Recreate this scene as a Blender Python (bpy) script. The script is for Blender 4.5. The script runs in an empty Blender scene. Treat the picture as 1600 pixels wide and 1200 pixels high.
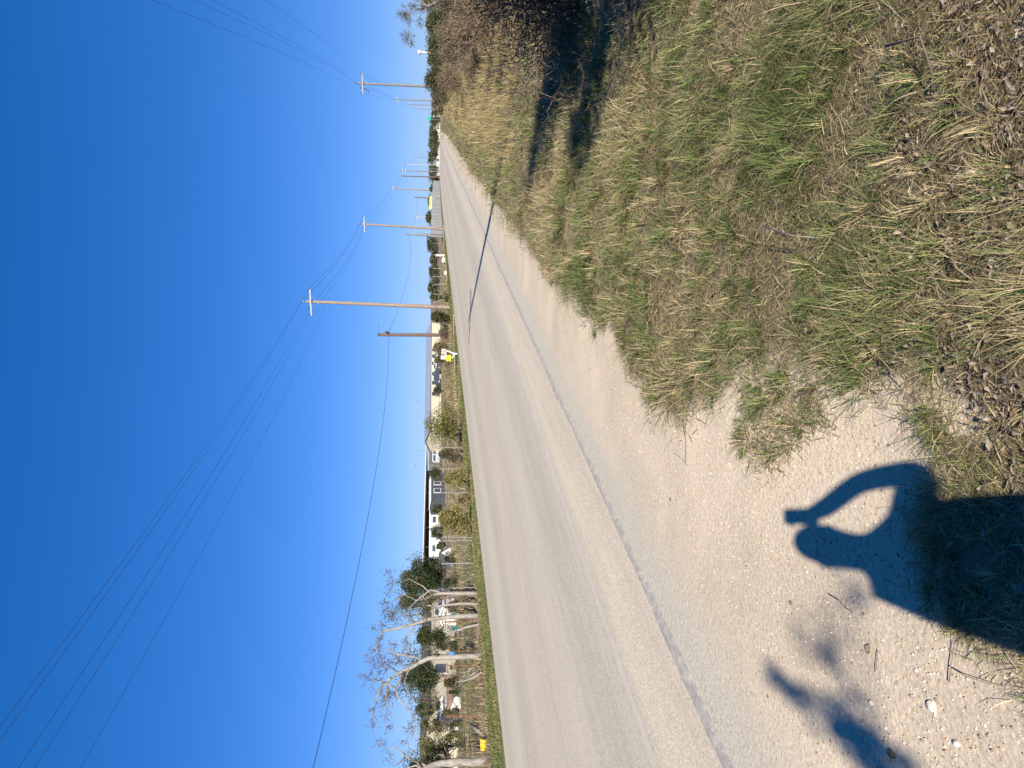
import bpy, math, random
import numpy as np
from mathutils import Vector, Matrix

R = math.radians
scene = bpy.context.scene
col = scene.collection

# ------------------------------------------------------------------ camera
# road direction is +Y, right is +X; the phone is held upright but the picture is stored lying on its side
FPX, HCAM = 1109.0, 1.70
_vp = Vector(((1016 - 600) / FPX, (674.7 - 800) / FPX, 1)).normalized()
_p0 = Vector(((0 - 600) / FPX, (664.0 - 800) / FPX, 1))
_up = _vp.cross(_p0).normalized()
if _up.y > 0: _up = -_up
_xr = _vp.cross(_up)
AX, AY, AZ = _xr, _vp, _up                      # world axes written in (right, down, forward) of the upright camera
def cam_vec(c): return Vector((AX.dot(c), AY.dot(c), AZ.dot(c)))
c_right, c_down, c_fwd = cam_vec(Vector((1, 0, 0))), cam_vec(Vector((0, 1, 0))), cam_vec(Vector((0, 0, 1)))
CAM = Vector((0, 0, HCAM))
cd = bpy.data.cameras.new('camera'); cam = bpy.data.objects.new('camera', cd); col.objects.link(cam)
m = Matrix.Identity(4)
for i in range(3):
    m[i][0] = c_down[i]; m[i][1] = c_right[i]; m[i][2] = -c_fwd[i]; m[i][3] = CAM[i]
cam.matrix_world = m
cd.sensor_width = 36; cd.lens = 36 * FPX / 1600; cd.clip_start = 0.02; cd.clip_end = 9000
scene.camera = cam

def ray(px, py):                                # picture position -> world direction with unit depth
    return cam_vec(Vector(((600 - py) / FPX, (px - 800) / FPX, 1)))
def at(px, py, depth): return CAM + ray(px, py) * depth

# ------------------------------------------------------------------ sky, sun, exposure
SH = ray(1230, 806).normalized()                # direction the shadows run
EL = math.asin(-SH.z)
SUN_AZ = math.atan2(-SH.x, -SH.y)               # clockwise from +Y
w = bpy.data.worlds.new('World'); scene.world = w; w.use_nodes = True
nt = w.node_tree; nt.nodes.clear()
sky = nt.nodes.new('ShaderNodeTexSky'); sky.sky_type = 'NISHITA'; sky.sun_disc = False
sky.sun_elevation = EL; sky.sun_rotation = SUN_AZ
sky.air_density = 1.0; sky.dust_density = 0.0; sky.ozone_density = 4.0; sky.altitude = 2500   # dry, very clear winter air
hs = nt.nodes.new('ShaderNodeHueSaturation'); hs.inputs['Saturation'].default_value = 1.3
gm = nt.nodes.new('ShaderNodeGamma'); gm.inputs[1].default_value = .66
tn = nt.nodes.new('ShaderNodeMix'); tn.data_type = 'RGBA'; tn.blend_type = 'MULTIPLY'; tn.inputs[0].default_value = 1; tn.inputs[7].default_value = (.48, .65, 1.10, 1)
bg = nt.nodes.new('ShaderNodeBackground'); bg.inputs['Strength'].default_value = 0.105
wo = nt.nodes.new('ShaderNodeOutputWorld')
nt.links.new(sky.outputs[0], hs.inputs['Color']); nt.links.new(hs.outputs[0], gm.inputs[0]); nt.links.new(gm.outputs[0], tn.inputs[6]); nt.links.new(tn.outputs[2], bg.inputs[0]); nt.links.new(bg.outputs[0], wo.inputs[0])
sl = bpy.data.lights.new('sun', 'SUN'); sl.energy = 5.0; sl.angle = R(0.53); sl.color = (1.0, 0.93, 0.83)
so = bpy.data.objects.new('sun', sl); col.objects.link(so)
so.rotation_euler = SH.to_track_quat('-Z', 'Y').to_euler()
scene.view_settings.view_transform = 'Standard'; scene.view_settings.look = 'None'
scene.view_settings.gamma = 1; scene.view_settings.use_curve_mapping = False
scene.view_settings.exposure = 1.0
scene.render.engine = 'CYCLES'
scene.cycles.max_bounces = 5; scene.cycles.diffuse_bounces = 2; scene.cycles.glossy_bounces = 2
scene.cycles.transparent_max_bounces = 6; scene.cycles.use_adaptive_sampling = True
scene.cycles.use_denoising = True

rng = random.Random(7)
nr = np.random.default_rng(11)

# ------------------------------------------------------------------ terrain
def sstep(a, b, x):
    t = np.clip((x - a) / (b - a), 0, 1); return t * t * (3 - 2 * t)
def vnoise(x, y, seed=0):
    x = np.asarray(x, float); y = np.asarray(y, float)
    xi = np.floor(x).astype(np.int64); yi = np.floor(y).astype(np.int64)
    fx = x - xi; fy = y - yi; fx = fx * fx * (3 - 2 * fx); fy = fy * fy * (3 - 2 * fy)
    def h(i, j):
        n = (i * 374761393 + j * 668265263 + seed * 1442695041) & 0x7fffffff
        n = ((n ^ (n >> 13)) * 1274126177) & 0x7fffffff
        return ((n ^ (n >> 16)) & 0xffff) / 65535.0
    a = h(xi, yi); b = h(xi + 1, yi); c = h(xi, yi + 1); d = h(xi + 1, yi + 1)
    return (a * (1 - fx) + b * fx) * (1 - fy) + (c * (1 - fx) + d * fx) * fy
def fbm(x, y, seed=0, o=4):
    s = 0; a = .5; t = 0
    for k in range(o):
        s = s + a * vnoise(np.asarray(x) * 2 ** k, np.asarray(y) * 2 ** k, seed + k); t += a; a *= .5
    return s / t
XS, XF = -3.34, -12.72                          # near seam and far edge of the carriageway
def prof(y):
    y = np.asarray(y, float)
    t = np.clip(y - 95, 0, 200); z = -4.6e-5 * t * t
    return z - .0184 * np.clip(y - 295, 0, 230)
def gz(x, y):
    x = np.asarray(x, float); y = np.asarray(y, float)
    z = prof(y)
    z = z - .020 * np.clip(-19 - x, 0, 110)
    z = z - .10 * sstep(-14.0, -16.0, x) * sstep(-20, -17, x)
    r = sstep(-1.2, 1.0, x)
    z = z + r * (.10 * (fbm(x * .55, y * .55, 3) - .5) + .05 * (fbm(x * 2.1, y * 2.1, 9, 2) - .5))
    z = z + .30 * sstep(1.5, 9, x) * sstep(3, 12, y)
    return z
def gzf(x, y): return float(gz(x, y))
def gp(px, py):                                 # where the sight line of a picture position meets the ground
    d = ray(px, py); t = 1.0; last = 1.0
    while t < 900:
        p = CAM + d * t
        if p.z < gzf(p.x, p.y): break
        last = t; t *= 1.01
    lo, hi = last, t
    for _ in range(20):
        mm = (lo + hi) / 2; p = CAM + d * mm
        if p.z < gzf(p.x, p.y): hi = mm
        else: lo = mm
    p = CAM + d * hi; return Vector((p.x, p.y, gzf(p.x, p.y)))
def depth_of(p): return (Vector(p) - CAM).dot(c_fwd)
def on_ground(px, py, depth):                   # below the sight line at that depth
    p = at(px, py, depth); return Vector((p.x, p.y, gzf(p.x, p.y)))

# ------------------------------------------------------------------ materials
def new_mat(name):
    mt = bpy.data.materials.new(name); mt.use_nodes = True; mt.node_tree.nodes.clear()
    return mt, mt.node_tree.nodes, mt.node_tree.links
def nd(N, t, **kw):
    n = N.new(t)
    for k, v in kw.items():
        if k in n.inputs: n.inputs[k].default_value = v
        else: setattr(n, k, v)
    return n
def mixc(N, L, fac, a, b, mode='MIX'):
    n = N.new('ShaderNodeMix'); n.data_type = 'RGBA'; n.blend_type = mode
    for sock, v in ((n.inputs[0], fac), (n.inputs[6], a), (n.inputs[7], b)):
        if hasattr(v, 'is_linked'): L.new(v, sock)
        elif isinstance(v, (tuple, list)): sock.default_value = (*v[:3], 1)
        else: sock.default_value = v
    return n.outputs[2]
def ramp(N, L, src, stops):
    n = N.new('ShaderNodeValToRGB'); L.new(src, n.inputs[0]); e = n.color_ramp.elements
    while len(e) < len(stops): e.new(.5)
    for k, (p, c) in zip(e, stops):
        k.position = p; k.color = (*c, 1) if isinstance(c, (tuple, list)) else (c, c, c, 1)
    return n.outputs[0]
def pm(name, base, rough=.75, var=.25, scale=6, bump=.0, dirt=None, spec=.3, metal=0, stretch=(1, 1, 1), coords='Object'):
    mt, N, L = new_mat(name)
    tc = nd(N, 'ShaderNodeTexCoord'); mp = nd(N, 'ShaderNodeMapping'); L.new(tc.outputs[coords], mp.inputs[0])
    mp.inputs['Scale'].default_value = stretch
    no = nd(N, 'ShaderNodeTexNoise', Scale=scale, Detail=6, Roughness=.65); L.new(mp.outputs[0], no.inputs[0])
    dk = tuple(c * (1 - var) for c in base); lt = tuple(min(1, c * (1 + var)) for c in base)
    c = ramp(N, L, no.outputs[0], [(.3, dk), (.7, lt)])
    if dirt:
        n2 = nd(N, 'ShaderNodeTexNoise', Scale=scale * .35, Detail=4); L.new(mp.outputs[0], n2.inputs[0])
        f = ramp(N, L, n2.outputs[0], [(.5, 0.), (.72, .75)])
        c = mixc(N, L, f, c, dirt)
    b = nd(N, 'ShaderNodeBsdfPrincipled', Roughness=rough, Metallic=metal); b.inputs['Specular IOR Level'].default_value = spec
    L.new(c, b.inputs['Base Color'])
    if bump:
        bp = nd(N, 'ShaderNodeBump', Strength=bump, Distance=.02); L.new(no.outputs[0], bp.inputs['Height']); L.new(bp.outputs[0], b.inputs['Normal'])
    o = nd(N, 'ShaderNodeOutputMaterial'); L.new(b.outputs[0], o.inputs[0])
    return mt
def attr_leaf(name, transl=.3, rough=.6, spec=.25):
    mt, N, L = new_mat(name)
    a = nd(N, 'ShaderNodeAttribute', attribute_name='col')
    b = nd(N, 'ShaderNodeBsdfPrincipled', Roughness=rough); b.inputs['Specular IOR Level'].default_value = spec
    L.new(a.outputs[0], b.inputs['Base Color'])
    t = nd(N, 'ShaderNodeBsdfTranslucent'); L.new(a.outputs[0], t.inputs[0])
    mx = nd(N, 'ShaderNodeMixShader'); mx.inputs[0].default_value = transl
    L.new(b.outputs[0], mx.inputs[1]); L.new(t.outputs[0], mx.inputs[2])
    o = nd(N, 'ShaderNodeOutputMaterial'); L.new(mx.outputs[0], o.inputs[0])
    return mt

M = {}
M['leaf'] = attr_leaf('leaf_colour')
M['blade'] = attr_leaf('grass_blade', .22, .65, .2)
M['dryleaf'] = attr_leaf('dry_leaf', .1, .8, .15)
M['bark_pale'] = pm('pale_bark', (.235, .212, .18), .9, .4, 9, .5, (.11, .098, .082), stretch=(1, 1, .35))
M['bark_dark'] = pm('dark_bark', (.13, .10, .075), .9, .4, 9, .5, stretch=(1, 1, .35))
M['twig_grey'] = pm('grey_twig', (.115, .098, .082), .9, .35, 5)
M['twig'] = pm('twig', (.22, .16, .105), .9, .4, 5)
M['pole_wood'] = pm('pole_wood', (.225, .18, .135), .85, .35, 7, .4, (.16, .12, .09), stretch=(3, 3, .18))
M['pole_dark'] = pm('creosote_wood', (.115, .08, .065), .85, .35, 7, .4, stretch=(3, 3, .18))
M['pole_grey'] = pm('weathered_pole', (.17, .155, .145), .85, .3, 7, .3, stretch=(3, 3, .18))
M['arm_white'] = pm('pale_arm', (.38, .40, .40), .6, .08, 5)
M['arm_grey'] = pm('grey_arm', (.34, .31, .29), .8, .2, 5)
M['insul'] = pm('insulator', (.05, .055, .06), .35, .2, 5, spec=.5)
M['wire'] = pm('wire', (.03, .033, .04), .6, .2, 3)
M['galv'] = pm('galvanised', (.33, .33, .32), .5, .15, 8, metal=.5)
M['rust'] = pm('rusty_steel', (.16, .085, .05), .85, .4, 12, .3)
M['dark_steel'] = pm('dark_steel', (.06, .06, .065), .6, .3, 8)
M['white_paint'] = pm('white_paint', (.52, .51, .48), .5, .06, 3, dirt=(.60, .57, .50))
M['cream'] = pm('cream_siding', (.42, .385, .29), .6, .08, 2, dirt=(.55, .5, .4))
M['roof_grey'] = pm('grey_metal_roof', (.30, .34, .40), .5, .12, 1.5, metal=.3)
M['roof_white'] = pm('white_metal_roof', (.62, .63, .64), .5, .08, 1.5)
M['roof_brown'] = pm('brown_roof', (.24, .16, .12), .8, .2, 3)
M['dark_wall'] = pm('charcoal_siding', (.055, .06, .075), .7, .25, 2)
M['dark_roof'] = pm('dark_shingle', (.07, .07, .075), .85, .3, 5)
M['glass'] = pm('window_glass', (.05, .065, .08), .12, .2, 2, spec=.6)
M['tyre'] = pm('tyre', (.025, .025, .025), .85, .2, 8)
M['car_white'] = pm('white_car_paint', (.54, .54, .53), .25, .03, 2, spec=.5)
M['car_dark'] = pm('navy_car_paint', (.03, .04, .065), .25, .1, 2, spec=.5)
M['car_silver'] = pm('silver_car_paint', (.40, .42, .45), .28, .06, 2, spec=.5)
M['yellow'] = pm('yellow_plastic', (.72, .52, .02), .5, .1, 6)
M['yellow_pale'] = pm('yellow_boards', (.68, .60, .14), .6, .08, 3)
M['teal'] = pm('teal_fabric', (.015, .085, .09), .8, .2, 9)
M['blue'] = pm('blue_cloth', (.05, .17, .38), .7, .2, 9)
M['green_sign'] = pm('green_sign', (.01, .32, .22), .5, .05, 3)
M['stone'] = pm('pale_limestone', (.56, .50, .40), .9, .2, 14, .5)
M['wall_sheet'] = pm('corrugated_steel', (.31, .32, .32), .55, .2, 2.2, metal=.3, dirt=(.24, .20, .16))
M['skin'] = pm('skin', (.50, .31, .22), .55, .08, 20)
M['hair'] = pm('hair', (.03, .02, .015), .6, .3, 30)
M['phone'] = pm('phone_case', (.02, .02, .025), .4, .1, 10, spec=.5)

# ground: zone colours come with the mesh, stones, dust and grain from the nodes
def ground_mat():
    mt, N, L = new_mat('ground_soil')
    a = nd(N, 'ShaderNodeAttribute', attribute_name='col')
    g = nd(N, 'ShaderNodeNewGeometry'); P = g.outputs['Position']
    n1 = nd(N, 'ShaderNodeTexNoise', Scale=.9, Detail=8, Roughness=.6); L.new(P, n1.inputs[0])
    n2 = nd(N, 'ShaderNodeTexNoise', Scale=55, Detail=5, Roughness=.75); L.new(P, n2.inputs[0])
    v = nd(N, 'ShaderNodeTexVoronoi', Scale=95); L.new(P, v.inputs['Vector'])
    v2 = nd(N, 'ShaderNodeTexVoronoi', Scale=38); L.new(P, v2.inputs['Vector'])
    big = ramp(N, L, n1.outputs[0], [(.3, .82), (.7, 1.16)])
    fine = ramp(N, L, n2.outputs[0], [(.3, .80), (.5, 1.0), (.72, 1.15)])
    c = mixc(N, L, 1, a.outputs[0], big, 'MULTIPLY'); c = mixc(N, L, 1, c, fine, 'MULTIPLY')
    sp = nd(N, 'ShaderNodeSeparateColor'); L.new(v.outputs['Color'], sp.inputs[0])
    peb = ramp(N, L, sp.outputs[0], [(.0, .62), (.07, .88), (.5, 1.0), (.93, 1.07), (1., 1.3)])
    c = mixc(N, L, .75, c, mixc(N, L, 1, c, peb, 'MULTIPLY'))
    # worn asphalt showing beside the carriageway
    s = nd(N, 'ShaderNodeSeparateXYZ'); L.new(P, s.inputs[0])
    n3 = nd(N, 'ShaderNodeTexNoise', Scale=1.6, Detail=7, Roughness=.7); L.new(P, n3.inputs[0])
    ad = nd(N, 'ShaderNodeMath', operation='MULTIPLY_ADD'); L.new(n3.outputs[0], ad.inputs[0]); ad.inputs[1].default_value = -1.15; L.new(s.outputs[0], ad.inputs[2])
    n4 = nd(N, 'ShaderNodeTexNoise', Scale=70, Detail=3); L.new(P, n4.inputs[0])
    ad2 = nd(N, 'ShaderNodeMath', operation='MULTIPLY_ADD'); L.new(n4.outputs[0], ad2.inputs[0]); ad2.inputs[1].default_value = .9; L.new(ad.outputs[0], ad2.inputs[2])
    mr = nd(N, 'ShaderNodeMapRange'); L.new(ad2.outputs[0], mr.inputs[0]); mr.inputs[1].default_value = -2.72; mr.inputs[2].default_value = -3.22
    gt = nd(N, 'ShaderNodeMath', operation='GREATER_THAN'); L.new(s.outputs[0], gt.inputs[0]); gt.inputs[1].default_value = -6
    fm = nd(N, 'ShaderNodeMath', operation='MULTIPLY'); L.new(mr.outputs[0], fm.inputs[0]); L.new(gt.outputs[0], fm.inputs[1])
    asph = mixc(N, L, 1, ramp(N, L, n2.outputs[0], [(.3, (.385, .34, .265)), (.7, (.53, .48, .385))]), peb, 'MULTIPLY')
    c = mixc(N, L, fm.outputs[0], c, asph)
    b = nd(N, 'ShaderNodeBsdfPrincipled', Roughness=.95); b.inputs['Specular IOR Level'].default_value = .1
    L.new(c, b.inputs['Base Color'])
    hgt = nd(N, 'ShaderNodeMath', operation='MULTIPLY_ADD'); L.new(v2.outputs['Distance'], hgt.inputs[0]); hgt.inputs[1].default_value = -.5; L.new(n2.outputs[0], hgt.inputs[2])
    bp = nd(N, 'ShaderNodeBump', Strength=.38, Distance=.01); L.new(hgt.outputs[0], bp.inputs['Height']); L.new(bp.outputs[0], b.inputs['Normal'])
    o = nd(N, 'ShaderNodeOutputMaterial'); L.new(b.outputs[0], o.inputs[0]); return mt
def road_mat():
    mt, N, L = new_mat('dusty_chip_seal')
    g = nd(N, 'ShaderNodeNewGeometry'); P = g.outputs['Position']
    s = nd(N, 'ShaderNodeSeparateXYZ'); L.new(P, s.inputs[0])
    st = nd(N, 'ShaderNodeMapping'); st.inputs['Scale'].default_value = (1, .05, 1); L.new(P, st.inputs[0])
    nw = nd(N, 'ShaderNodeTexNoise', Scale=1.3, Detail=5, Roughness=.6); L.new(st.outputs[0], nw.inputs[0])
    ad = nd(N, 'ShaderNodeMath', operation='MULTIPLY_ADD'); L.new(nw.outputs[0], ad.inputs[0]); ad.inputs[1].default_value = .7; L.new(s.outputs[0], ad.inputs[2])
    mr = nd(N, 'ShaderNodeMapRange'); L.new(ad.outputs[0], mr.inputs[0]); mr.inputs[1].default_value = -12.4; mr.inputs[2].default_value = -3.0
    lt, md, dk = (.52, .455, .36), (.465, .412, .333), (.41, .365, .30)
    xs = [(-12.7, (.42, .37, .30)), (-11.7, (.40, .36, .295)), (-10.6, md), (-9.6, (.395, .352, .29)), (-8.4, (.47, .40, .32)),
          (-7.1, (.43, .38, .31)), (-6.2, md), (-5.2, (.40, .36, .295)), (-4.5, (.43, .385, .325)), (-4.1, lt), (-3.3, (.48, .415, .335))]
    c = ramp(N, L, mr.outputs[0], [((x + 12.72) / 9.4, k) for x, k in xs])
    n2 = nd(N, 'ShaderNodeTexNoise', Scale=60, Detail=6, Roughness=.8); L.new(P, n2.inputs[0])
    st2 = nd(N, 'ShaderNodeMapping'); st2.inputs['Scale'].default_value = (2.2, .12, 1); L.new(P, st2.inputs[0])
    n3 = nd(N, 'ShaderNodeTexNoise', Scale=2.5, Detail=7, Roughness=.7); L.new(st2.outputs[0], n3.inputs[0])
    c = mixc(N, L, 1, c, ramp(N, L, n2.outputs[0], [(.3, .66), (.5, 1.), (.7, 1.26)]), 'MULTIPLY')
    c = mixc(N, L, 1, c, ramp(N, L, n3.outputs[0], [(.3, (.92, .91, .87)), (.7, (1.10, 1.08, 1.0))]), 'MULTIPLY')
    v = nd(N, 'ShaderNodeTexVoronoi', Scale=120); L.new(P, v.inputs['Vector'])
    sp = nd(N, 'ShaderNodeSeparateColor'); L.new(v.outputs['Color'], sp.inputs[0])
    c = mixc(N, L, .8, c, mixc(N, L, 1, c, ramp(N, L, sp.outputs[0], [(0., .55), (.15, .85), (.85, 1.1), (1., 1.4)]), 'MULTIPLY'))
    b = nd(N, 'ShaderNodeBsdfPrincipled', Roughness=.9); b.inputs['Specular IOR Level'].default_value = .2
    L.new(c, b.inputs['Base Color'])
    bp = nd(N, 'ShaderNodeBump', Strength=.45, Distance=.006); L.new(n2.outputs[0], bp.inputs['Height']); L.new(bp.outputs[0], b.inputs['Normal'])
    o = nd(N, 'ShaderNodeOutputMaterial'); L.new(b.outputs[0], o.inputs[0]); return mt
def worn_mat(name, color, lo, hi, scale, alpha_max=.8, ystretch=.3, under=(.47, .41, .335)):
    # thin worn layer (paint, bitumen) on the road: gaps where it has come away
    mt, N, L = new_mat(name)
    g = nd(N, 'ShaderNodeNewGeometry'); st = nd(N, 'ShaderNodeMapping'); st.inputs['Scale'].default_value = (1, ystretch, 1); L.new(g.outputs['Position'], st.inputs[0])
    n = nd(N, 'ShaderNodeTexNoise', Scale=scale, Detail=8, Roughness=.75); L.new(st.outputs[0], n.inputs[0])
    f = ramp(N, L, n.outputs[0], [(lo, 0.), (hi, alpha_max)])
    b = nd(N, 'ShaderNodeBsdfPrincipled', Roughness=.9); b.inputs['Specular IOR Level'].default_value = .1
    n2 = nd(N, 'ShaderNodeTexNoise', Scale=60, Detail=6, Roughness=.8); L.new(g.outputs['Position'], n2.inputs[0])
    c = mixc(N, L, f, under, color)
    L.new(mixc(N, L, 1, c, ramp(N, L, n2.outputs[0], [(.3, .68), (.5, 1.), (.7, 1.25)]), 'MULTIPLY'), b.inputs['Base Color'])
    bp = nd(N, 'ShaderNodeBump', Strength=.45, Distance=.006); L.new(n2.outputs[0], bp.inputs['Height']); L.new(bp.outputs[0], b.inputs['Normal'])
    o = nd(N, 'ShaderNodeOutputMaterial'); L.new(b.outputs[0], o.inputs[0]); return mt
M['ground'] = ground_mat(); M['road'] = road_mat()
M['seam'] = worn_mat('bitumen_seam', (.25, .24, .225), .32, .56, 11, .9, .8)
M['paint_white'] = worn_mat('faded_white_paint', (.66, .65, .62), .50, .70, 10, .35, .15, (.46, .408, .33))
M['paint_yellow'] = worn_mat('faded_yellow_paint', (.56, .465, .30), .44, .70, 9, .32, .12, (.45, .395, .315))
M['path'] = pm('pale_caliche', (.62, .53, .40), .95, .15, 1.2, .2)

# ------------------------------------------------------------------ mesh helpers
def tag(o, label=None, cat=None, group=None, kind=None):
    if label: o['label'] = label
    if cat: o['category'] = cat
    if group: o['group'] = group
    if kind: o['kind'] = kind
    return o
def empty(name, loc, label, cat, group=None):
    o = bpy.data.objects.new(name, None); col.objects.link(o); o.location = loc; o.empty_display_size = .2
    return tag(o, label, cat, group)
def link(name, me, mat, parent=None, loc=None):
    o = bpy.data.objects.new(name, me); col.objects.link(o)
    if mat is not None and not me.materials: me.materials.append(mat)
    if parent is not None:
        o.parent = parent
    if loc is not None: o.location = loc
    return o
class MB:
    def __init__(s): s.v = []; s.f = []
    def add(s, vs, fs):
        b = len(s.v); s.v += [tuple(x) for x in vs]; s.f += [tuple(i + b for i in f) for f in fs]; return s
    def box(s, c, size, rz=0, mat=None):
        hx, hy, hz = size[0] / 2, size[1] / 2, size[2] / 2; c = Vector(c); q = Matrix.Rotation(rz, 3, 'Z')
        vs = [c + q @ Vector((x * hx, y * hy, z * hz)) for x in (-1, 1) for y in (-1, 1) for z in (-1, 1)]
        return s.add(vs, [(0, 1, 3, 2), (4, 6, 7, 5), (0, 4, 5, 1), (2, 3, 7, 6), (0, 2, 6, 4), (1, 5, 7, 3)])
    def bar(s, a, b, w, h):
        a = Vector(a); b = Vector(b); d = (b - a).normalized(); u = Vector((0, 0, 1)) if abs(d.z) < .95 else Vector((0, 1, 0))
        r = d.cross(u).normalized(); u = r.cross(d); vs = []
        for p in (a, b):
            for i, j in ((-1, -1), (1, -1), (1, 1), (-1, 1)): vs.append(p + r * i * w / 2 + u * j * h / 2)
        return s.add(vs, [(3, 2, 1, 0), (4, 5, 6, 7)] + [(i, (i + 1) % 4, (i + 1) % 4 + 4, i + 4) for i in range(4)])
    def tube(s, path, rad, n=6, cap=True, rag=0):
        path = [Vector(p) for p in path]; k = len(path)
        if not hasattr(rad, '__len__'): rad = [rad] * k
        vs = []; ref = None
        for i, p in enumerate(path):
            d = (path[min(i + 1, k - 1)] - path[max(i - 1, 0)])
            d = d.normalized() if d.length > 1e-9 else Vector((0, 0, 1))
            if ref is None: ref = Vector((1, 0, 0)) if abs(d.x) < .8 else Vector((0, 1, 0))
            ref = (ref - d * ref.dot(d)).normalized(); o = d.cross(ref)
            for j in range(n):
                a = 2 * math.pi * j / n; q = rad[i] * (1 + (rng.uniform(-rag, rag) if rag else 0)); vs.append(p + ref * math.cos(a) * q + o * math.sin(a) * q)
        fs = [(i * n + j, i * n + (j + 1) % n, (i + 1) * n + (j + 1) % n, (i + 1) * n + j) for i in range(k - 1) for j in range(n)]
        if cap: fs += [tuple(range(n - 1, -1, -1)), tuple((k - 1) * n + j for j in range(n))]
        return s.add(vs, fs)
    def prism(s, poly, origin, ax, ay, ext):            # polygon in (ax, ay), extruded by ext
        o = Vector(origin); ax = Vector(ax); ay = Vector(ay); ext = Vector(ext); n = len(poly)
        a = [o + ax * p[0] + ay * p[1] for p in poly]; b = [p + ext for p in a]
        return s.add(a + b, [tuple(range(n - 1, -1, -1)), tuple(range(n, 2 * n))] + [(i, (i + 1) % n, n + (i + 1) % n, n + i) for i in range(n)])
    def build(s, name, mat, parent=None, smooth=False, loc=None):
        me = bpy.data.meshes.new(name)
        off = Vector(loc) if loc is not None else (parent.location if parent is not None and parent.type == 'EMPTY' and parent.parent is None else Vector((0, 0, 0)))
        if parent is not None and parent.type != 'EMPTY': off = Vector((0, 0, 0)); par = parent; off = WORLD_OFF.get(parent.name, Vector((0, 0, 0)))
        me.from_pydata([tuple(Vector(v) - off) for v in s.v], [], s.f); me.update()
        if smooth: me.polygons.foreach_set('use_smooth', [True] * len(me.polygons))
        o = link(name, me, mat, parent, off if parent is None else None)
        WORLD_OFF[o.name] = off
        return o
WORLD_OFF = {}
def np_mesh(name, V, quads=None, tris=None, colr=None, smooth=False):
    me = bpy.data.meshes.new(name); nq = 0 if quads is None else len(quads); nt_ = 0 if tris is None else len(tris)
    me.vertices.add(len(V)); me.vertices.foreach_set('co', np.ascontiguousarray(V, np.float32).ravel())
    idx = []; st = []
    if nq: idx.append(quads.ravel()); st.append(np.arange(nq) * 4)
    if nt_: idx.append(tris.ravel()); st.append(nq * 4 + np.arange(nt_) * 3)
    idx = np.concatenate(idx).astype(np.int32); st = np.concatenate(st).astype(np.int32)
    me.loops.add(len(idx)); me.loops.foreach_set('vertex_index', idx)
    me.polygons.add(nq + nt_); me.polygons.foreach_set('loop_start', st)
    if smooth: me.polygons.foreach_set('use_smooth', np.ones(nq + nt_, bool))
    me.update(calc_edges=True)
    if colr is not None:
        a = me.color_attributes.new('col', 'FLOAT_COLOR', 'POINT')
        c4 = np.ones((len(V), 4), np.float32); c4[:, :3] = colr; a.data.foreach_set('color', c4.ravel())
    return me
def unit(v): return v / np.maximum(np.linalg.norm(v, axis=1, keepdims=True), 1e-9)
def leaf_mesh(name, C, size, colours, droop=.0, aspect=.5, base=None):
    """one folded diamond leaf at each centre"""
    n = len(C); C = np.asarray(C, float)
    d = unit(nr.normal(size=(n, 3)) + np.array([0, 0, -droop])); t = nr.normal(size=(n, 3)); sd = unit(np.cross(d, t)); up = np.cross(sd, d)
    s = size * nr.uniform(.6, 1.35, (n, 1))
    a = C - d * s * .5; b = C + d * s * .5; l = C + sd * s * aspect * .5 + up * s * .12; r = C - sd * s * aspect * .5 + up * s * .12
    V = np.stack([a, r, b, l], 1).reshape(-1, 3); q = np.arange(4 * n).reshape(n, 4)
    pal = np.array(colours); k = nr.integers(0, len(pal), n); c = pal[k] * nr.uniform(.72, 1.28, (n, 1))
    if base is not None: V = V - np.array(base)
    return np_mesh(name, V, quads=q, colr=np.repeat(c, 4, 0))

# ------------------------------------------------------------------ ground and road
def poly_mask(poly, x, y):
    poly = np.asarray(poly); ins = np.zeros(len(x), bool); j = len(poly) - 1
    for i in range(len(poly)):
        xi, yi = poly[i]; xj, yj = poly[j]
        c = ((yi > y) != (yj > y)) & (x < (xj - xi) * (y - yi) / (yj - yi + 1e-12) + xi); ins ^= c; j = i
    return ins
def g2(px, py): p = gp(px, py); return (p.x, p.y)
grass_edge = [(698, 210), (737, 266), (774, 316), (806, 364), (838, 402), (870, 430), (902, 470), (930, 500), (958, 518), (974, 560), (1006, 604), (1036, 640),
              (1062, 644), (1108, 614), (1145, 590), (1192, 566), (1250, 540), (1300, 556), (1345, 578), (1388, 584), (1432, 558), (1480, 568), (1535, 640), (1560, 700),
              (1540, 760), (1480, 775), (1440, 800), (1450, 850), (1470, 920), (1480, 985), (1560, 1000), (1620, 1040)]
GRASS = [g2(*p) for p in grass_edge]
GRASS = [(-3.0, 400.), (-2.4, 150.)] + GRASS + [(-1.6, .4), (-2.1, -3), (-2.2, -14), (60, -14), (60, 400)]
ISLAND = [g2(*p) for p in [(1160, 612), (1200, 585), (1290, 612), (1306, 668), (1262, 722), (1208, 748), (1168, 700)]]
TUFTS = [g2(*p) for p in [(1432, 640), (1470, 632), (1500, 690), (1560, 760), (1500, 770), (1465, 715)]]
BARE = [g2(*p) for p in [(1490, 838), (1555, 850), (1560, 900), (1500, 905)]]

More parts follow.
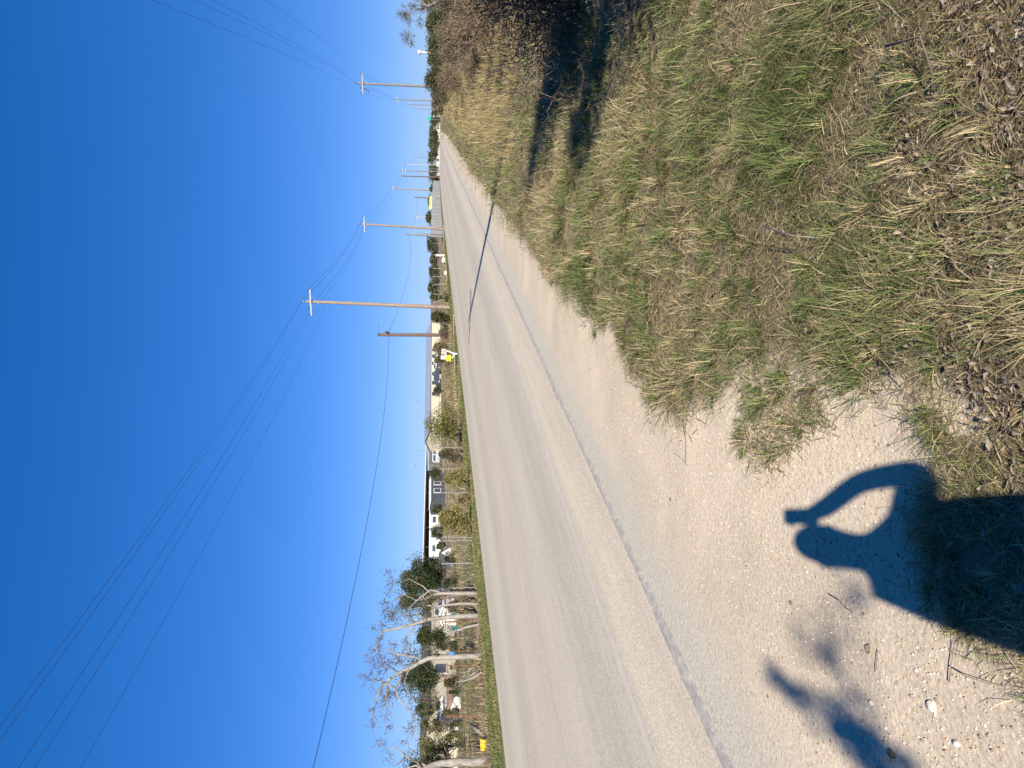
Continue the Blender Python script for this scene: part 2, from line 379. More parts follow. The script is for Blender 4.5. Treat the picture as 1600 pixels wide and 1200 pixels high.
ys = np.unique(np.concatenate([np.linspace(-40, -4, 19), np.arange(-4, 16, .14), np.arange(16, 40, .6), np.arange(40, 130, 2.5), np.arange(130, 320, 8), np.arange(320, 700, 30), np.array([800, 1000, 1500, 2500, 4000, 7000.])]))
xs = np.unique(np.concatenate([-np.array([6000, 3500, 2000, 1200, 800, 500, 380, 300, 250.]), np.arange(-215, -24, 6), np.arange(-24, -13, .6), np.array([-12.72, -11, -9, -7, -5, -3.34]), np.arange(-3.2, 8, .14), np.arange(8, 30, 1.2), np.array([35, 45, 60, 90, 140, 220, 400, 700, 1200, 2500, 5000.])]))
X, Y = np.meshgrid(xs, ys); Z = gz(X, Y)
under = (X > -12.9) & (X < -3.2); Z = np.where((X > -12.7) & (X < -3.4), Z - .05, Z)
dirt = np.array([.545, .445, .32]); shaded_soil = np.array([.21, .165, .095]); verge = np.array([.15, .145, .06]); yard = np.array([.27, .205, .135]); far = np.array([.20, .165, .10])  # bank soil darkened so gaps between the grass blades look shaded
fx, fy = X.ravel(), Y.ravel()
isg = poly_mask(GRASS, fx + .12 * (fbm(fx * 3, fy * 3, 21) - .5), fy + .12 * (fbm(fx * 3, fy * 3, 22) - .5))
C = np.tile(dirt, (len(fx), 1))
C[isg] = shaded_soil
C[fx < -12.5] = verge * .9
k = sstep(-15.0, -16.6, fx + .8 * (fbm(fx * .4, fy * .4, 5) - .5))[:, None]; C = np.where(fx[:, None] < -12.5, verge * (1 - k) + yard * k, C)
k = sstep(180, 420, np.hypot(fx, fy))[:, None]; C = C * (1 - k) + far * k
nx, ny = len(xs), len(ys); ii = np.arange(nx * ny).reshape(ny, nx)
q = np.stack([ii[:-1, :-1], ii[:-1, 1:], ii[1:, 1:], ii[1:, :-1]], -1).reshape(-1, 4)
go = link('ground', np_mesh('ground', np.stack([fx, fy, Z.ravel()], 1), quads=q, colr=C, smooth=True), M['ground']); tag(go, kind='structure')

def strip(name, x0, x1, y0, y1, lift, mat, parent=None, wob=0, seed=0):
    yy = [y for y in ys if y0 < y < y1]; yy = np.array([y0] + yy + [y1])
    if wob: yy = np.concatenate([[y0, -20, -10, -5], np.arange(-4, 40, .09), np.arange(40, 95, 4.), np.arange(95, y1, 5.)])
    V = []
    for side, x in ((0, x0), (0, x0), (1, x1)) if wob else ((0, x0), (1, x1)):
        skirt = wob and not V
        xx = np.full(len(yy), float(x)) + (.03 if skirt else 0)
        if wob: xx = xx - (wob * 2.2 * (fbm(yy * .8, yy * 0 + 7, seed, 5) - .5) if side else wob * .5 * (fbm(yy * 1.3, yy * 0, seed, 4) - .5))
        V.append(np.stack([xx, yy, prof(yy) + (-.002 if skirt else lift)], 1))
    n = len(yy); m_ = len(V); V = np.concatenate(V); i = np.arange(n - 1)
    q = np.concatenate([np.stack([i + k * n, i + n + k * n, i + n + 1 + k * n, i + 1 + k * n], 1) for k in range(m_ - 1)])
    o = link(name, np_mesh(name, V, quads=q), mat, parent); return o
road = strip('road', -3.34, -12.72, -40, 700, .007, M['road']); tag(road, kind='structure')
strip('edge_seam', -3.315, -3.395, -30, 160, .0112, M['seam'], road, .045, 4)
strip('edge_line', -4.36, -4.48, -30, 200, .0090, M['paint_white'], road)
strip('centre_line', -8.36, -8.48, -30, 200, .0090, M['paint_yellow'], road)
strip('edge_line', -12.28, -12.38, -30, 200, .0090, M['paint_white'], road)
def path_strip(name, pts, wd, lift=.03):
    mb = MB(); pts = [Vector(p) for p in pts]; fine = []
    for a, b in zip(pts[:-1], pts[1:]):
        n = max(2, int((b - a).length / 1.2)); fine += [a.lerp(b, i / n) for i in range(n)]
    fine.append(pts[-1]); vs = []
    for i, p in enumerate(fine):
        d = (fine[min(i + 1, len(fine) - 1)] - fine[max(i - 1, 0)]); d.z = 0; d.normalize(); nrm = Vector((-d.y, d.x, 0))
        for e in (-1, 1):
            q = p + nrm * e * wd / 2 * (1 + rng.uniform(-.12, .12)); vs.append((q.x, q.y, gzf(q.x, q.y) + lift))
    mb.add(vs, [(2 * i, 2 * i + 1, 2 * i + 3, 2 * i + 2) for i in range(len(fine) - 1)])
    return tag(mb.build(name, M['path']), kind='structure')
path_strip('path', [gp(713, 640), gp(711, 600), gp(710, 540), gp(709.5, 490)] , 1.6)
path_strip('path', [gp(699, 440), gp(696, 400), gp(693.5, 350)], 1.5)
path_strip('path', [gp(706, 1000), gp(704, 900), gp(702.5, 820), gp(701, 720), gp(700, 680)], 1.8)
path_strip('path', [gp(697, 960), gp(695, 850), gp(694, 740), gp(692, 660)], 2.6)
path_strip('path', [gp(717, 1180), gp(714, 1080), gp(711, 1000)], 1.1)

# ------------------------------------------------------------------ utility poles and wires
def pole(name, label, top, base, r0, r1, mat, arms=(), group=None, cap=True, arm_mat=None, n=10, braces=True, lamp=False):
    base = Vector(base); top = Vector(top); root = empty(name, base, label, 'utility pole', group)
    ax = (top - base); ln = ax.length
    path = [base - ax.normalized() * .3 + ax * 0] + [base + ax * t for t in (0, .25, .5, .75, 1)]
    MB().tube(path, [r0, r0, *[r0 + (r1 - r0) * t for t in (.25, .5, .75, 1)]], n).build('pole', mat, root, True)
    att = []
    for h, half, ad in arms:
        c = base + ax * (1 - h / ln); ad = Vector(ad).normalized(); f = Vector((-ad.y, ad.x, 0)); off = -f * (r1 + .06)
        a = c - ad * half + off; b = c + ad * half + off
        MB().bar(a, b, .10, .13).build('crossarm', arm_mat or M['arm_white'], root)
        if braces:
            for sgn in (-1, 1):
                MB().bar(c + ad * sgn * half * .55 + off * 1.0 - Vector((0, 0, .06)), c - Vector((0, 0, .75)) + off * .9, .025, .025).build('brace', M['galv'], root)
        for sgn in (-.93, -.42, .93) if half > .8 else (-.9, .9):
            p = c + ad * half * sgn + off
            MB().tube([p + Vector((0, 0, z)) for z in (.05, .10, .14, .2, .24)], [.03, .07, .045, .07, .025], 8).build('insulator', M['insul'], root)
            att.append(p + Vector((0, 0, .25)))
    if cap:
        p = base + ax
        MB().tube([p + Vector((0, 0, z)) for z in (-.02, .12, .2, .3, .36)], [.03, .03, .07, .06, .02], 8).build('insulator', M['insul'], root)
        att.append(p + Vector((0, 0, .36)))
    return root, att, base, top
def wire(label, a, b, sag, r=.012, n=26, sides=5, group=None):
    a = Vector(a); b = Vector(b); c = a.copy()
    pts = [a.lerp(b, i / n) - Vector((0, 0, 4 * sag * (i / n) * (1 - i / n))) for i in range(n + 1)]
    return tag(MB().tube(pts, r, sides).build('overhead_wire', M['wire'], None, True, loc=a), label, 'wire', group)
ADX = Vector((1, -.10, 0))
# left power line
bL1 = gp(703, 480.5); dL1 = depth_of(bL1)
L1 = pole('utility_pole', 'tall brown wooden utility pole with white crossarm, nearest beyond the road', at(478, 471, dL1), bL1, .19, .13, M['pole_wood'],
          [(.45, 1.25, (1, -.18, -.02))])
bL2 = on_ground(692, 358, 104)
L2 = pole('utility_pole', 'second tall brown utility pole beyond the road, before the grey corrugated fence', at(565, 350, 104), bL2, .18, .12, M['pole_wood'], [(.4, 1.15, ADX)])
bL3 = on_ground(690, 298, 187)
L3 = pole('utility_pole', 'third tall utility pole beyond the road, at the far end of the corrugated fence', at(612, 295, 187), bL3, .18, .12, M['pole_wood'], [(.4, 1.2, ADX)])
bL4 = on_ground(688, 268, 238)
L4 = pole('utility_pole', 'fourth tall utility pole of the far line, with two short crossarms', at(627, 267, 238), bL4, .18, .12, M['pole_grey'], [(.4, 1.1, ADX), (1.4, .9, ADX)])
bL5 = on_ground(688, 258, 300)
L5 = pole('utility_pole', 'pale utility pole, fifth of the far line where the road shrinks', at(636, 257, 300), bL5, .17, .12, M['arm_grey'], [(.4, 1.1, ADX)])
bL6 = on_ground(688, 247, 440)
L6 = pole('utility_pole', 'thin distant utility pole, sixth of the far line', at(650, 246, 440), bL6, .17, .12, M['pole_grey'], [(.4, 1.1, ADX)], braces=False)
bL7 = on_ground(688, 240, 600)
L7 = pole('utility_pole', 'most distant and smallest utility pole of the far line', at(663, 239.5, 600), bL7, .17, .12, M['pole_grey'], [(.4, 1.1, ADX)], braces=False)
bBr = on_ground(689, 277, 215)
pole('utility_pole', 'dark reddish pole without crossarm beside the far end of the corrugated fence', at(628, 275, 215), bBr, .2, .15, M['pole_dark'], cap=False)
pL0 = Vector((-15.6, -9.0, gzf(-15.6, -9)))
L0 = pole('utility_pole', 'tall wooden utility pole beyond the road, behind the photographer', pL0 + Vector((0, 0, 13.4)), pL0, .19, .13, M['pole_wood'], [(.45, 1.25, ADX)])
names = ['outer', 'inner', 'roadside', 'topmost']
chain = [L0, L1, L2, L3, L4, L5, L6, L7]
where = ['left of the nearest pole', 'between the first and second poles', 'between the second and third poles', 'between the third and fourth poles',
         'between the fourth and fifth poles', 'between the fifth and sixth poles', 'between the sixth and seventh poles']
for i, (A, B) in enumerate(zip(chain[:-1], chain[1:])):
    aa = A[1][:3] + [A[1][-1]]; bb = B[1][:3] + [B[1][-1]]
    for nme, p, q_ in zip(names, aa, bb):
        if i > 3 and nme == 'inner': continue
        wire('%s wire of the left power line %s' % (nme, where[i]), p, q_, (.9, .75, .9, .5, .6, .8, 1)[i], .0075 if i == 0 else .0115)
pn = L0[2] + Vector((0, 0, 11.2)); qn = L1[2].lerp(L1[3], .86)
wire('faint lowest wire under the power lines left of the nearest pole', pn, qn, .9, .006)
# left low telephone line
bT1 = gp(701, 523.5); dT1 = depth_of(bT1)
T1 = pole('telephone_pole', 'short dark telephone pole beside the nearest tall utility pole', at(590, 523, dT1), bT1, .17, .15, M['pole_dark'], cap=False)
MB().bar(T1[3] - Vector((.02, .2, .12)), T1[3] - Vector((-1.1, .2, .12)), .03, .03).build('arm', M['dark_steel'], T1[0])
t1w = T1[2].lerp(T1[3], .845) + Vector((.2, -.05, 0))
bT2 = on_ground(690, 369, 128)
T2 = pole('telephone_pole', 'short dark telephone pole behind the corrugated fence, by the second utility pole', at(633, 366, 128), bT2, .15, .12, M['pole_grey'], cap=False)
bT3 = on_ground(690, 311, 178)
T3 = pole('telephone_pole', 'short dark telephone pole next to the yellow shed', at(648, 308, 178), bT3, .15, .12, M['pole_dark'], cap=False)
bT4 = on_ground(688, 340, 150)
T4 = pole('telephone_pole', 'slim pole with tiny top arm above the dark trees behind the corrugated fence', at(649, 339, 150), bT4, .09, .07, M['arm_grey'], [(.3, .5, ADX)], cap=False, braces=False)
pole('telephone_pole', 'thin short pole just in front of the second telephone pole', at(652, 364, 140), on_ground(690, 366, 140), .08, .06, M['pole_grey'], cap=False)
pole('telephone_pole', 'thin distant post between the fourth and sixth utility poles', at(665.5, 263.5, 270), on_ground(688, 264, 270), .1, .08, M['pole_grey'], cap=False)
t0 = Vector((-18.6, -6, 7.0))
tw = pole('telephone_pole', 'short dark telephone pole beyond the road, behind the photographer', Vector((-18.6, -6, 7.2)), Vector((-18.6, -6, gzf(-18.6, -6))), .17, .15, M['pole_dark'], cap=False)
wire('single low telephone wire running left from the short dark pole', t0 - Vector((0, 0, .3)), t1w, 1.4, .012)
wire('single telephone wire between the short dark pole and the corrugated fence', t1w, T2[2].lerp(T2[3], .9), 1.0, .013)
wire('telephone wire above the corrugated fence toward the yellow shed', T2[2].lerp(T2[3], .9), T3[2].lerp(T3[3], .95), .8, .014)
MB().tube([t1w + Vector((.1, -.2, .35)), t1w + Vector((.1, -.1, .2)), t1w + Vector((0, 0, -.02)), t1w + Vector((0, .1, -.1))], [.05, .12, .10, .03], 7).build('splice_case', M['insul'], T1[0], True)
# right power line: the first pole stands out of the picture and throws the shadow across the road
tipg = gp(733, 499); HR1 = 12.8
sh2 = Vector((SH.x, SH.y, 0)).normalized()
bR1 = tipg - sh2 * (HR1 / math.tan(EL)); bR1.z = gzf(bR1.x, bR1.y)
R1 = pole('utility_pole', 'grey utility pole on the grass bank whose shadow crosses the road', bR1 + Vector((0, 0, HR1 - bR1.z)), bR1, .17, .12, M['pole_grey'], [(.35, 1.2, ADX)], arm_mat=M['arm_grey'])
R1B = bR1.copy()
dR = [90, 181, 270, 388]; Rs = [R1]
for i, (px, py, by, lab) in enumerate([(559, 130, 136, 'grey utility pole behind the green shrub right of the road'), (617, 155, 158, 'second visible utility pole right of the road, far off'),
                              (637, 163, 165, 'third visible utility pole right of the road, smaller'), (649, 170, 171, 'fourth visible utility pole right of the road, beside the green sign')]):
    d = dR[i]; Rs.append(pole('utility_pole', lab, at(px, py, d), on_ground(690, by, d), .17, .12, M['pole_grey'], [(.6, 1.2, ADX)], arm_mat=M['arm_grey'], braces=i < 2))
pR2 = Rs[1]
MB().tube([pR2[3] + Vector((-.55, -.2, -.75)), pR2[3] + Vector((-.62, -.2, -1.05)), pR2[3] + Vector((-.85, -.2, -1.35)), pR2[3] + Vector((-1.1, -.2, -1.45))], [.05, .05, .04, .02], 6).build('cutout_fuse', M['insul'], pR2[0])
wr = ['from the shrub pole out over the grass', 'between the first and second visible right poles', 'between the second and third right poles', 'between the third and fourth right poles']
for i in range(4):
    for k_, (p, q_) in enumerate(zip(Rs[i][1], Rs[i + 1][1])):
        if i > 1 and k_ == 1: continue
        wire('%s wire of the right power line %s' % (['left', 'inner', 'right', 'top'][k_], wr[i]), p, q_, 1.6 if i == 0 else 1.0, .006 if i == 0 else .011)

# ------------------------------------------------------------------ trees and shrubs
TW = .004
def rvec(s=1.0): return Vector((rng.gauss(0, s), rng.gauss(0, s), rng.gauss(0, s)))
def grow(mb, p, d, ln, r, lvl, maxl, tips, kids=4, wig=.22, up=.06, shrink=.62, spread=.9):
    n = 5 if lvl < 2 else 4; path = [p.copy()]; dirs = [d.copy()]
    for i in range(n):
        d = (d + rvec(wig) + Vector((0, 0, up))).normalized(); p = p + d * ln / n; path.append(p.copy()); dirs.append(d.copy())
    rad = [max(r * (1 - .72 * i / n), TW) for i in range(n + 1)]
    mb.tube(path, rad, (7, 5, 4, 3, 3)[min(lvl, 4)], cap=lvl < 2)
    if lvl >= maxl:
        tips += path[1:]; return
    branch_off(mb, path, rad, ln, lvl, maxl, tips, kids, wig, up, shrink, spread)
def branch_off(mb, path, rad, ln, lvl, maxl, tips, kids, wig, up, shrink, spread, t0=.3):
    n = len(path) - 1
    for k in range(kids):
        t = rng.uniform(t0, 1) * n if k else n; i = min(int(t), n - 1); p = path[i].lerp(path[i + 1], t - i)
        d = (path[i + 1] - path[i]).normalized(); s = d.cross(rvec()).normalized()
        nd_ = (d * rng.uniform(.35, .9) + s * rng.uniform(.6, 1.1) * spread).normalized()
        r = rad[i] * .62
        grow(mb, p, nd_, ln * shrink * rng.uniform(.7, 1.15), r, lvl + 1, maxl, tips, kids, wig, up, shrink, spread)
def limb_tree(label, limbs, depth, r0, twig_len, maxl=3, kids=4, leaves=None, nleaf=0, leaf=.05, bark='bark_pale', group=None, base=None, name='bare_tree', rr=1.0, up=.04, side=.35, cat='tree', tleaf=.12):
    """limbs: list of (picture path, start radius factor, end radius factor); the first limb is the trunk. Each path bends in depth too."""
    b0 = base or on_ground(*limbs[0][0][0], depth)
    root = empty(name, b0, label, cat, group)
    global TW
    TW = .0056
    tips = []; mbt = MB(); mb2 = MB(); mb3 = MB(); done = []
    for li, (pp, ra, rb) in enumerate(limbs):
        off = 0; pts = []
        dd = rng.uniform(-1, 1) * side if li else 0
        for i, (px, py) in enumerate(pp):
            pts.append(at(px, py, depth + dd * i * .5 + rng.uniform(-.06, .06)))
        if li == 0: pts[0] = Vector((pts[0].x, pts[0].y, b0.z - .15))
        elif done:
            pts[0] = min((q for d_ in done for q in d_), key=lambda q: (q - pts[0]).length)
        fine = []
        for a, b in zip(pts[:-1], pts[1:]):
            fine += [a.lerp(b, t) + (rvec(.03 * r0 / .1 * .5) if t else Vector()) for t in (0, .5)]
        fine.append(pts[-1]); done.append(fine)
        rad = [r0 * (ra + (rb - ra) * i / (len(fine) - 1)) for i in range(len(fine))]
        if li == 0: rad[0] *= 1.35
        (mbt if li == 0 else mb2).tube(fine, rad, 9 if li == 0 else 7, rag=.08)
        branch_off(mb3, fine, rad, twig_len, 0, maxl, tips, kids if li else max(2, kids - 2), .25, up, .62, .95, .45 if li == 0 else .12)
    TW = .004
    mbt.build('trunk', M[bark], root, True)
    if mb2.v: mb2.build('limbs', M[bark], root, True)
    mb3.build('twigs', M['twig_grey'], root, True)['kind'] = 'stuff'
    if leaves and tips:
        T = np.array([tuple(t) for t in tips]); C_ = T[nr.integers(0, len(T), nleaf)] + nr.normal(size=(nleaf, 3)) * tleaf
        link('crown', leaf_mesh('crown', C_, leaf, leaves, base=b0), M['leaf'], root)
    return root
GREEN_D = [(.030, .048, .018), (.045, .066, .022), (.065, .085, .030), (.022, .036, .016)]
OLIVE = [(.085, .095, .035), (.11, .105, .045), (.06, .075, .028), (.14, .12, .06)]
YELLOWG = [(.20, .20, .05), (.26, .24, .07), (.13, .15, .04), (.30, .25, .10)]
GOLDB = [(.26, .20, .08), (.20, .17, .06), (.14, .13, .05), (.32, .24, .11)]
GREYB = [(.20, .17, .13), (.25, .21, .15), (.14, .12, .09), (.12, .115, .06)]
PINKB = [(.26, .18, .11), (.21, .145, .09), (.30, .215, .13), (.15, .11, .065)]
def leafy(label, px0, px1, py0, py1, depth, pal, n, leaf, name='shrub', cat='shrub', lobes=9, group=None, twigs=16, mesh_twig='twig', base_px=None, dens=.55, squash=1., stemr=.02, base=None, zback=1.0, height=None, width=None, maxl=2):
    """a shrub or round tree that fills a picture box at a depth: stems from one foot, leaf clumps on their ends"""
    sc = depth / FPX; n = int(n * (2.4 if name == 'evergreen_tree' else 1.5)); leaf = leaf * 1.12
    if base is None: base = on_ground(base_px or px1, (py0 + py1) / 2, depth)
    h = height or max(.3, (at(px0, (py0 + py1) / 2, depth).z - base.z)); wd = width or (py1 - py0) * sc
    root = empty(name, base, label, cat, group); mb = MB(); tips = []
    low = .22 if name.endswith('tree') else .02
    for k in range(twigs):
        a = rng.uniform(0, 2 * math.pi); rr_ = math.sqrt(rng.random())
        d = Vector((math.cos(a) * rr_ * wd / 2, math.sin(a) * rr_ * wd / 2 * zback, h * rng.uniform(.55, .95)))
        st = base + Vector((rng.gauss(0, .04) * wd, rng.gauss(0, .04) * wd, -.05))
        if low > .1: st = base + Vector((rng.gauss(0, .01), rng.gauss(0, .01), h * rng.uniform(.08, low)))
        grow(mb, st, d.normalized(), d.length * .75, stemr * rng.uniform(.7, 1.2), 1, maxl, tips, 4, .2, .03, .5)
    if low > .1: MB().tube([base - Vector((0, 0, .2)), base + Vector((.02, 0, h * .12)), base + Vector((0, .03, h * .28))], [stemr * 3, stemr * 2.2, stemr * 1.5], 7).build('trunk', M['bark_dark'], root, True)
    # lumpy crown: lobes of different size
    cen = []
    for k in range(lobes):
        a = rng.uniform(0, 2 * math.pi); q_ = rng.uniform(.15, 1); z = rng.uniform(.25 if low < .1 else .38, .86)
        wz = math.sin(math.pi * min(max(z, .12), .93)) ** .6
        cen.append((base.x + math.cos(a) * wd * .36 * q_ * wz, base.y + math.sin(a) * wd * .36 * q_ * wz * zback, base.z + h * z, rng.uniform(.16, .30) * wd))
    cen.append((base.x, base.y, base.z + h * .85, .17 * wd))
    cen = np.array(cen); pk = nr.integers(0, len(cen), int(n * (1 - dens * .4))); dirs = unit(nr.normal(size=(len(pk), 3)))
    rad = cen[pk, 3:4] * nr.uniform(.35, 1.08, (len(pk), 1)) ** .7
    hh = dirs * rad; hh[:, 2] *= squash * min(1.0, h / wd * .9)
    P = cen[pk, :3] + hh
    T = np.array([tuple(t) for t in tips]); m_ = n - len(pk)
    if m_ > 0: P = np.concatenate([P, T[nr.integers(0, len(T), m_)] + nr.normal(size=(m_, 3)) * .05 * wd])
    P[:, 2] = np.maximum(P[:, 2], base.z + .03)
    P[:, 2] = np.minimum(P[:, 2], base.z + h * 1.02)
    mb.build('branches', M[mesh_twig], root)
    link('crown', leaf_mesh('crown', P, leaf, pal, base=base), M['leaf'], root)
    return root

# row of roadside trees beyond the road
def dgp(px, py): return depth_of(gp(px, py))
d1 = dgp(745, 928)
limb_tree('bare pale-barked tree forking beside the wire panel, first from the big evergreen',
          [([(744, 928), (715, 927), (692, 927), (676, 930), (664, 936)], 1, .55), ([(690, 927), (672, 922), (655, 935), (640, 950), (626, 962)], .5, .2), ([(676, 930), (660, 915), (640, 905), (622, 910)], .4, .12), ([(664, 936), (650, 938), (632, 930), (615, 938)], .45, .1)],
          d1, .075, .7, 3, 4, OLIVE + GREEN_D, 1500, .055)
d2 = dgp(747, 962)
limb_tree('bare tree with thick pale limb cut short high above its trunk',
          [([(747, 962), (715, 963), (690, 966), (668, 968)], 1, .75), ([(668, 968), (650, 974), (630, 979), (614, 983), (599, 986)], .75, .42), ([(610, 984), (592, 996), (588, 1012), (596, 1030), (610, 1040)], .28, .06), ([(668, 968), (655, 960), (640, 962), (622, 955)], .4, .1), ([(655, 973), (640, 990), (630, 1003), (628, 1020)], .3, .07)],
          d2, .085, .7, 3, 4, OLIVE + GREEN_D, 700, .05)
d3 = dgp(750, 1027)
limb_tree('largest bare tree, its crooked limb arching left over the yard',
          [([(750, 1027), (715, 1026), (690, 1027), (668, 1029), (655, 1035)], 1, .72), ([(655, 1035), (640, 1045), (625, 1051), (610, 1060), (598, 1070), (590, 1088), (584, 1108), (590, 1130), (584, 1148)], .72, .08),
           ([(622, 1053), (618, 1075), (625, 1095), (640, 1110), (650, 1125), (648, 1142)], .35, .06), ([(660, 1032), (640, 1025), (620, 1022), (605, 1012), (595, 1018)], .4, .06), ([(640, 1045), (632, 1065), (640, 1085), (655, 1098)], .3, .06), ([(598, 1070), (586, 1062), (580, 1050)], .3, .06), ([(600, 1068), (605, 1095), (610, 1115), (604, 1135)], .28, .05)],
          d3, .10, .85, 3, 5, OLIVE, 160, .045, up=.02)
d4 = dgp(764, 1190)
limb_tree('thick-trunked bare tree at the left end of the roadside row',
          [([(764, 1190), (735, 1191), (705, 1192), (680, 1195), (662, 1204)], 1, .7), ([(668, 1198), (650, 1190), (632, 1180), (618, 1168), (606, 1174)], .35, .05), ([(662, 1204), (640, 1215), (615, 1225)], .5, .15), ([(662, 1204), (650, 1196), (628, 1205)], .3, .1)],
          d4, .125, .7, 3, 3, OLIVE, 120, .04)
limb_tree('slender pale tree standing between the two bare trees', [([(746, 944), (720, 943), (700, 945), (680, 948), (668, 946)], 1, .4), ([(690, 946), (676, 955), (664, 958)], .4, .1)], dgp(746, 944), .06, .4, 2, 3, OLIVE, 80, .045)
limb_tree('pale leaning trunk beside the thick-limbed bare tree', [([(748, 974), (732, 979), (715, 985), (703, 988), (694, 986)], 1, .5)], dgp(748, 974), .05, .3, 2, 3)
for i, (pp, lab) in enumerate([([(752, 1050), (742, 1058), (728, 1063), (712, 1066)], 'long pale fallen branch arching beside the largest bare tree'), ([(744, 1050), (735, 1056), (727, 1060)], 'short pale fallen branch leaning inside the long one'), ([(740, 1042), (732, 1048), (724, 1052)], 'thin grey fallen branch nearest the largest bare trunk')]):
    d = dgp(754, 1050); pts = [at(x, y, d + .15 * j) for j, (x, y) in enumerate(pp)]; pts[0].z = gzf(pts[0].x, pts[0].y) + .03 if i == 0 else pts[0].z
    mb = MB(); mb.tube(pts, [.035, .032, .028, .015][:len(pts)] if i == 0 else [.022, .02, .012], 6); tp = []
    branch_off(mb, pts, [.012] * len(pts), .35, 1, 2, tp, 3, .2, 0, .6, .8)
    tag(mb.build('fallen_branch', M['bark_pale'], None, True, loc=pts[0]), lab, 'branch')
# evergreens and shrubs in the yard
leafy('big dense dark evergreen tree left of the small steep-roofed shed', 624, 706, 868, 934, 40, GREEN_D, 7000, .085, 'evergreen_tree', 'tree', 16, base_px=706, stemr=.03)
leafy('olive topped tree mingling with bare limbs behind the big evergreen', 617, 700, 918, 950, 44, OLIVE + GREEN_D[:2], 2600, .085, 'evergreen_tree', 'tree', 9, base_px=704)
leafy('small dark evergreen behind the pale leaning trunk', 648, 702, 974, 1018, 44, GREEN_D + OLIVE[:1], 3200, .09, 'evergreen_tree', 'tree', 10, base_px=702)
leafy('dark round evergreen behind the largest bare tree', 618, 700, 1028, 1084, 40, GREEN_D, 4800, .085, 'evergreen_tree', 'tree', 13, base_px=702)
leafy('wispy dark evergreen before the cream metal building', 645, 700, 1086, 1122, 42, GREEN_D + OLIVE[:1], 2400, .085, 'evergreen_tree', 'tree', 8, base_px=702)
leafy('sparse green tree half hiding the cream metal building', 654, 700, 1120, 1146, 40, GREEN_D + OLIVE[:2], 1300, .085, 'evergreen_tree', 'tree', 7, base_px=702)
leafy('yellow-green feathery tree near the thick-trunked bare tree', 650, 712, 1146, 1184, 34, YELLOWG + OLIVE[:2], 2800, .07, 'leafy_tree', 'tree', 9, base_px=716)
leafy('dark evergreen above the thick trunk at the left end', 634, 706, 1166, 1222, 32, GREEN_D, 4200, .075, 'evergreen_tree', 'tree', 12, base_px=716)
leafy('low green bush behind the wire fence near the yellow bucket', 700, 722, 1122, 1142, 30, GREEN_D + OLIVE, 900, .06, 'yard_shrub', lobes=5)
leafy('small dark bush by the brown-roofed shed', 700, 718, 1072, 1090, 34, GREEN_D, 700, .06, 'yard_shrub', lobes=5)
leafy('low grey-green bush left of the blue bag', 702, 716, 1034, 1052, 34, OLIVE, 600, .06, 'yard_shrub', lobes=5)
leafy('little bush under the yellow-green feathery tree', 708, 722, 1154, 1172, 30, OLIVE, 500, .05, 'yard_shrub', lobes=5)
leafy('large sunlit yellow-green bush standing over the roadside grass', 662, 723, 630, 694, dgp(722, 662), YELLOWG + OLIVE[:3], 4200, .075, 'yard_shrub', lobes=13)
leafy('grey-green bush by the wire fence, second left of the large sunlit bush', 684, 723, 694, 726, dgp(724, 708), OLIVE + GREEN_D[:2] + PINKB[:1], 2000, .07, 'yard_shrub', lobes=8)
leafy('bright yellow-green bush by the wire fence before the charcoal trailer home', 692, 735, 732, 764, dgp(735, 748), YELLOWG, 1500, .06, 'yard_shrub', lobes=8, dens=.9)
leafy('wide golden-brown bush by the wire fence', 686, 738, 788, 840, dgp(738, 812), GOLDB + YELLOWG[:2], 3400, .065, 'yard_shrub', lobes=12)
leafy('low dry bush just right of the wide golden-brown bush', 715, 736, 768, 792, dgp(736, 780), GOLDB + PINKB, 900, .05, 'yard_shrub', lobes=6)
leafy('dark green bush behind the nearest tall utility pole', 674, 704, 482, 506, dgp(704, 494), GREEN_D + OLIVE, 2200, .13, 'yard_shrub', lobes=9)
leafy('low brown bush just right of the nearest tall utility pole', 684, 703, 456, 474, dgp(703, 465), GREYB + OLIVE, 900, .13, 'yard_shrub', lobes=6)
leafy('brown dry bush left of the short telephone pole', 676, 706, 532, 556, 60, GOLDB + GREYB, 1500, .12, 'yard_shrub', lobes=8)
leafy('tangled brown bush behind the mailbox', 678, 708, 554, 572, 57, GREYB + OLIVE, 1300, .12, 'yard_shrub', lobes=8)
leafy('brown weedy bush between both poles', 686, 705, 507, 531, 64, GREYB + PINKB, 1300, .12, 'yard_shrub', lobes=8)
for a, b, c_, d_, dep_, pal_, lab in [(690, 712, 896, 922, 36, OLIVE + GREEN_D, 'bush at the foot of the forked bare tree'), (694, 712, 936, 958, 36, GREYB + OLIVE, 'dull brown bush before the low white shed'), (688, 710, 1000, 1024, 38, GREEN_D + OLIVE, 'leafy bush between leaning trunk and blue bag'),
        (692, 712, 1054, 1074, 38, GREEN_D + OLIVE, 'leafy bush right of the brown-roofed shed'), (690, 714, 1100, 1124, 36, GREYB + OLIVE, 'greyish bush left of the brown-roofed shed'), (694, 718, 1140, 1158, 33, OLIVE + YELLOWG[:1], 'olive bush left of the small white shed'), (694, 710, 862, 884, 42, OLIVE + GREYB, 'olive bush in front of the steep-roofed shed')]:
    leafy(lab, a, b, c_, d_, dep_, pal_, 1300, .075, 'yard_shrub', lobes=8)
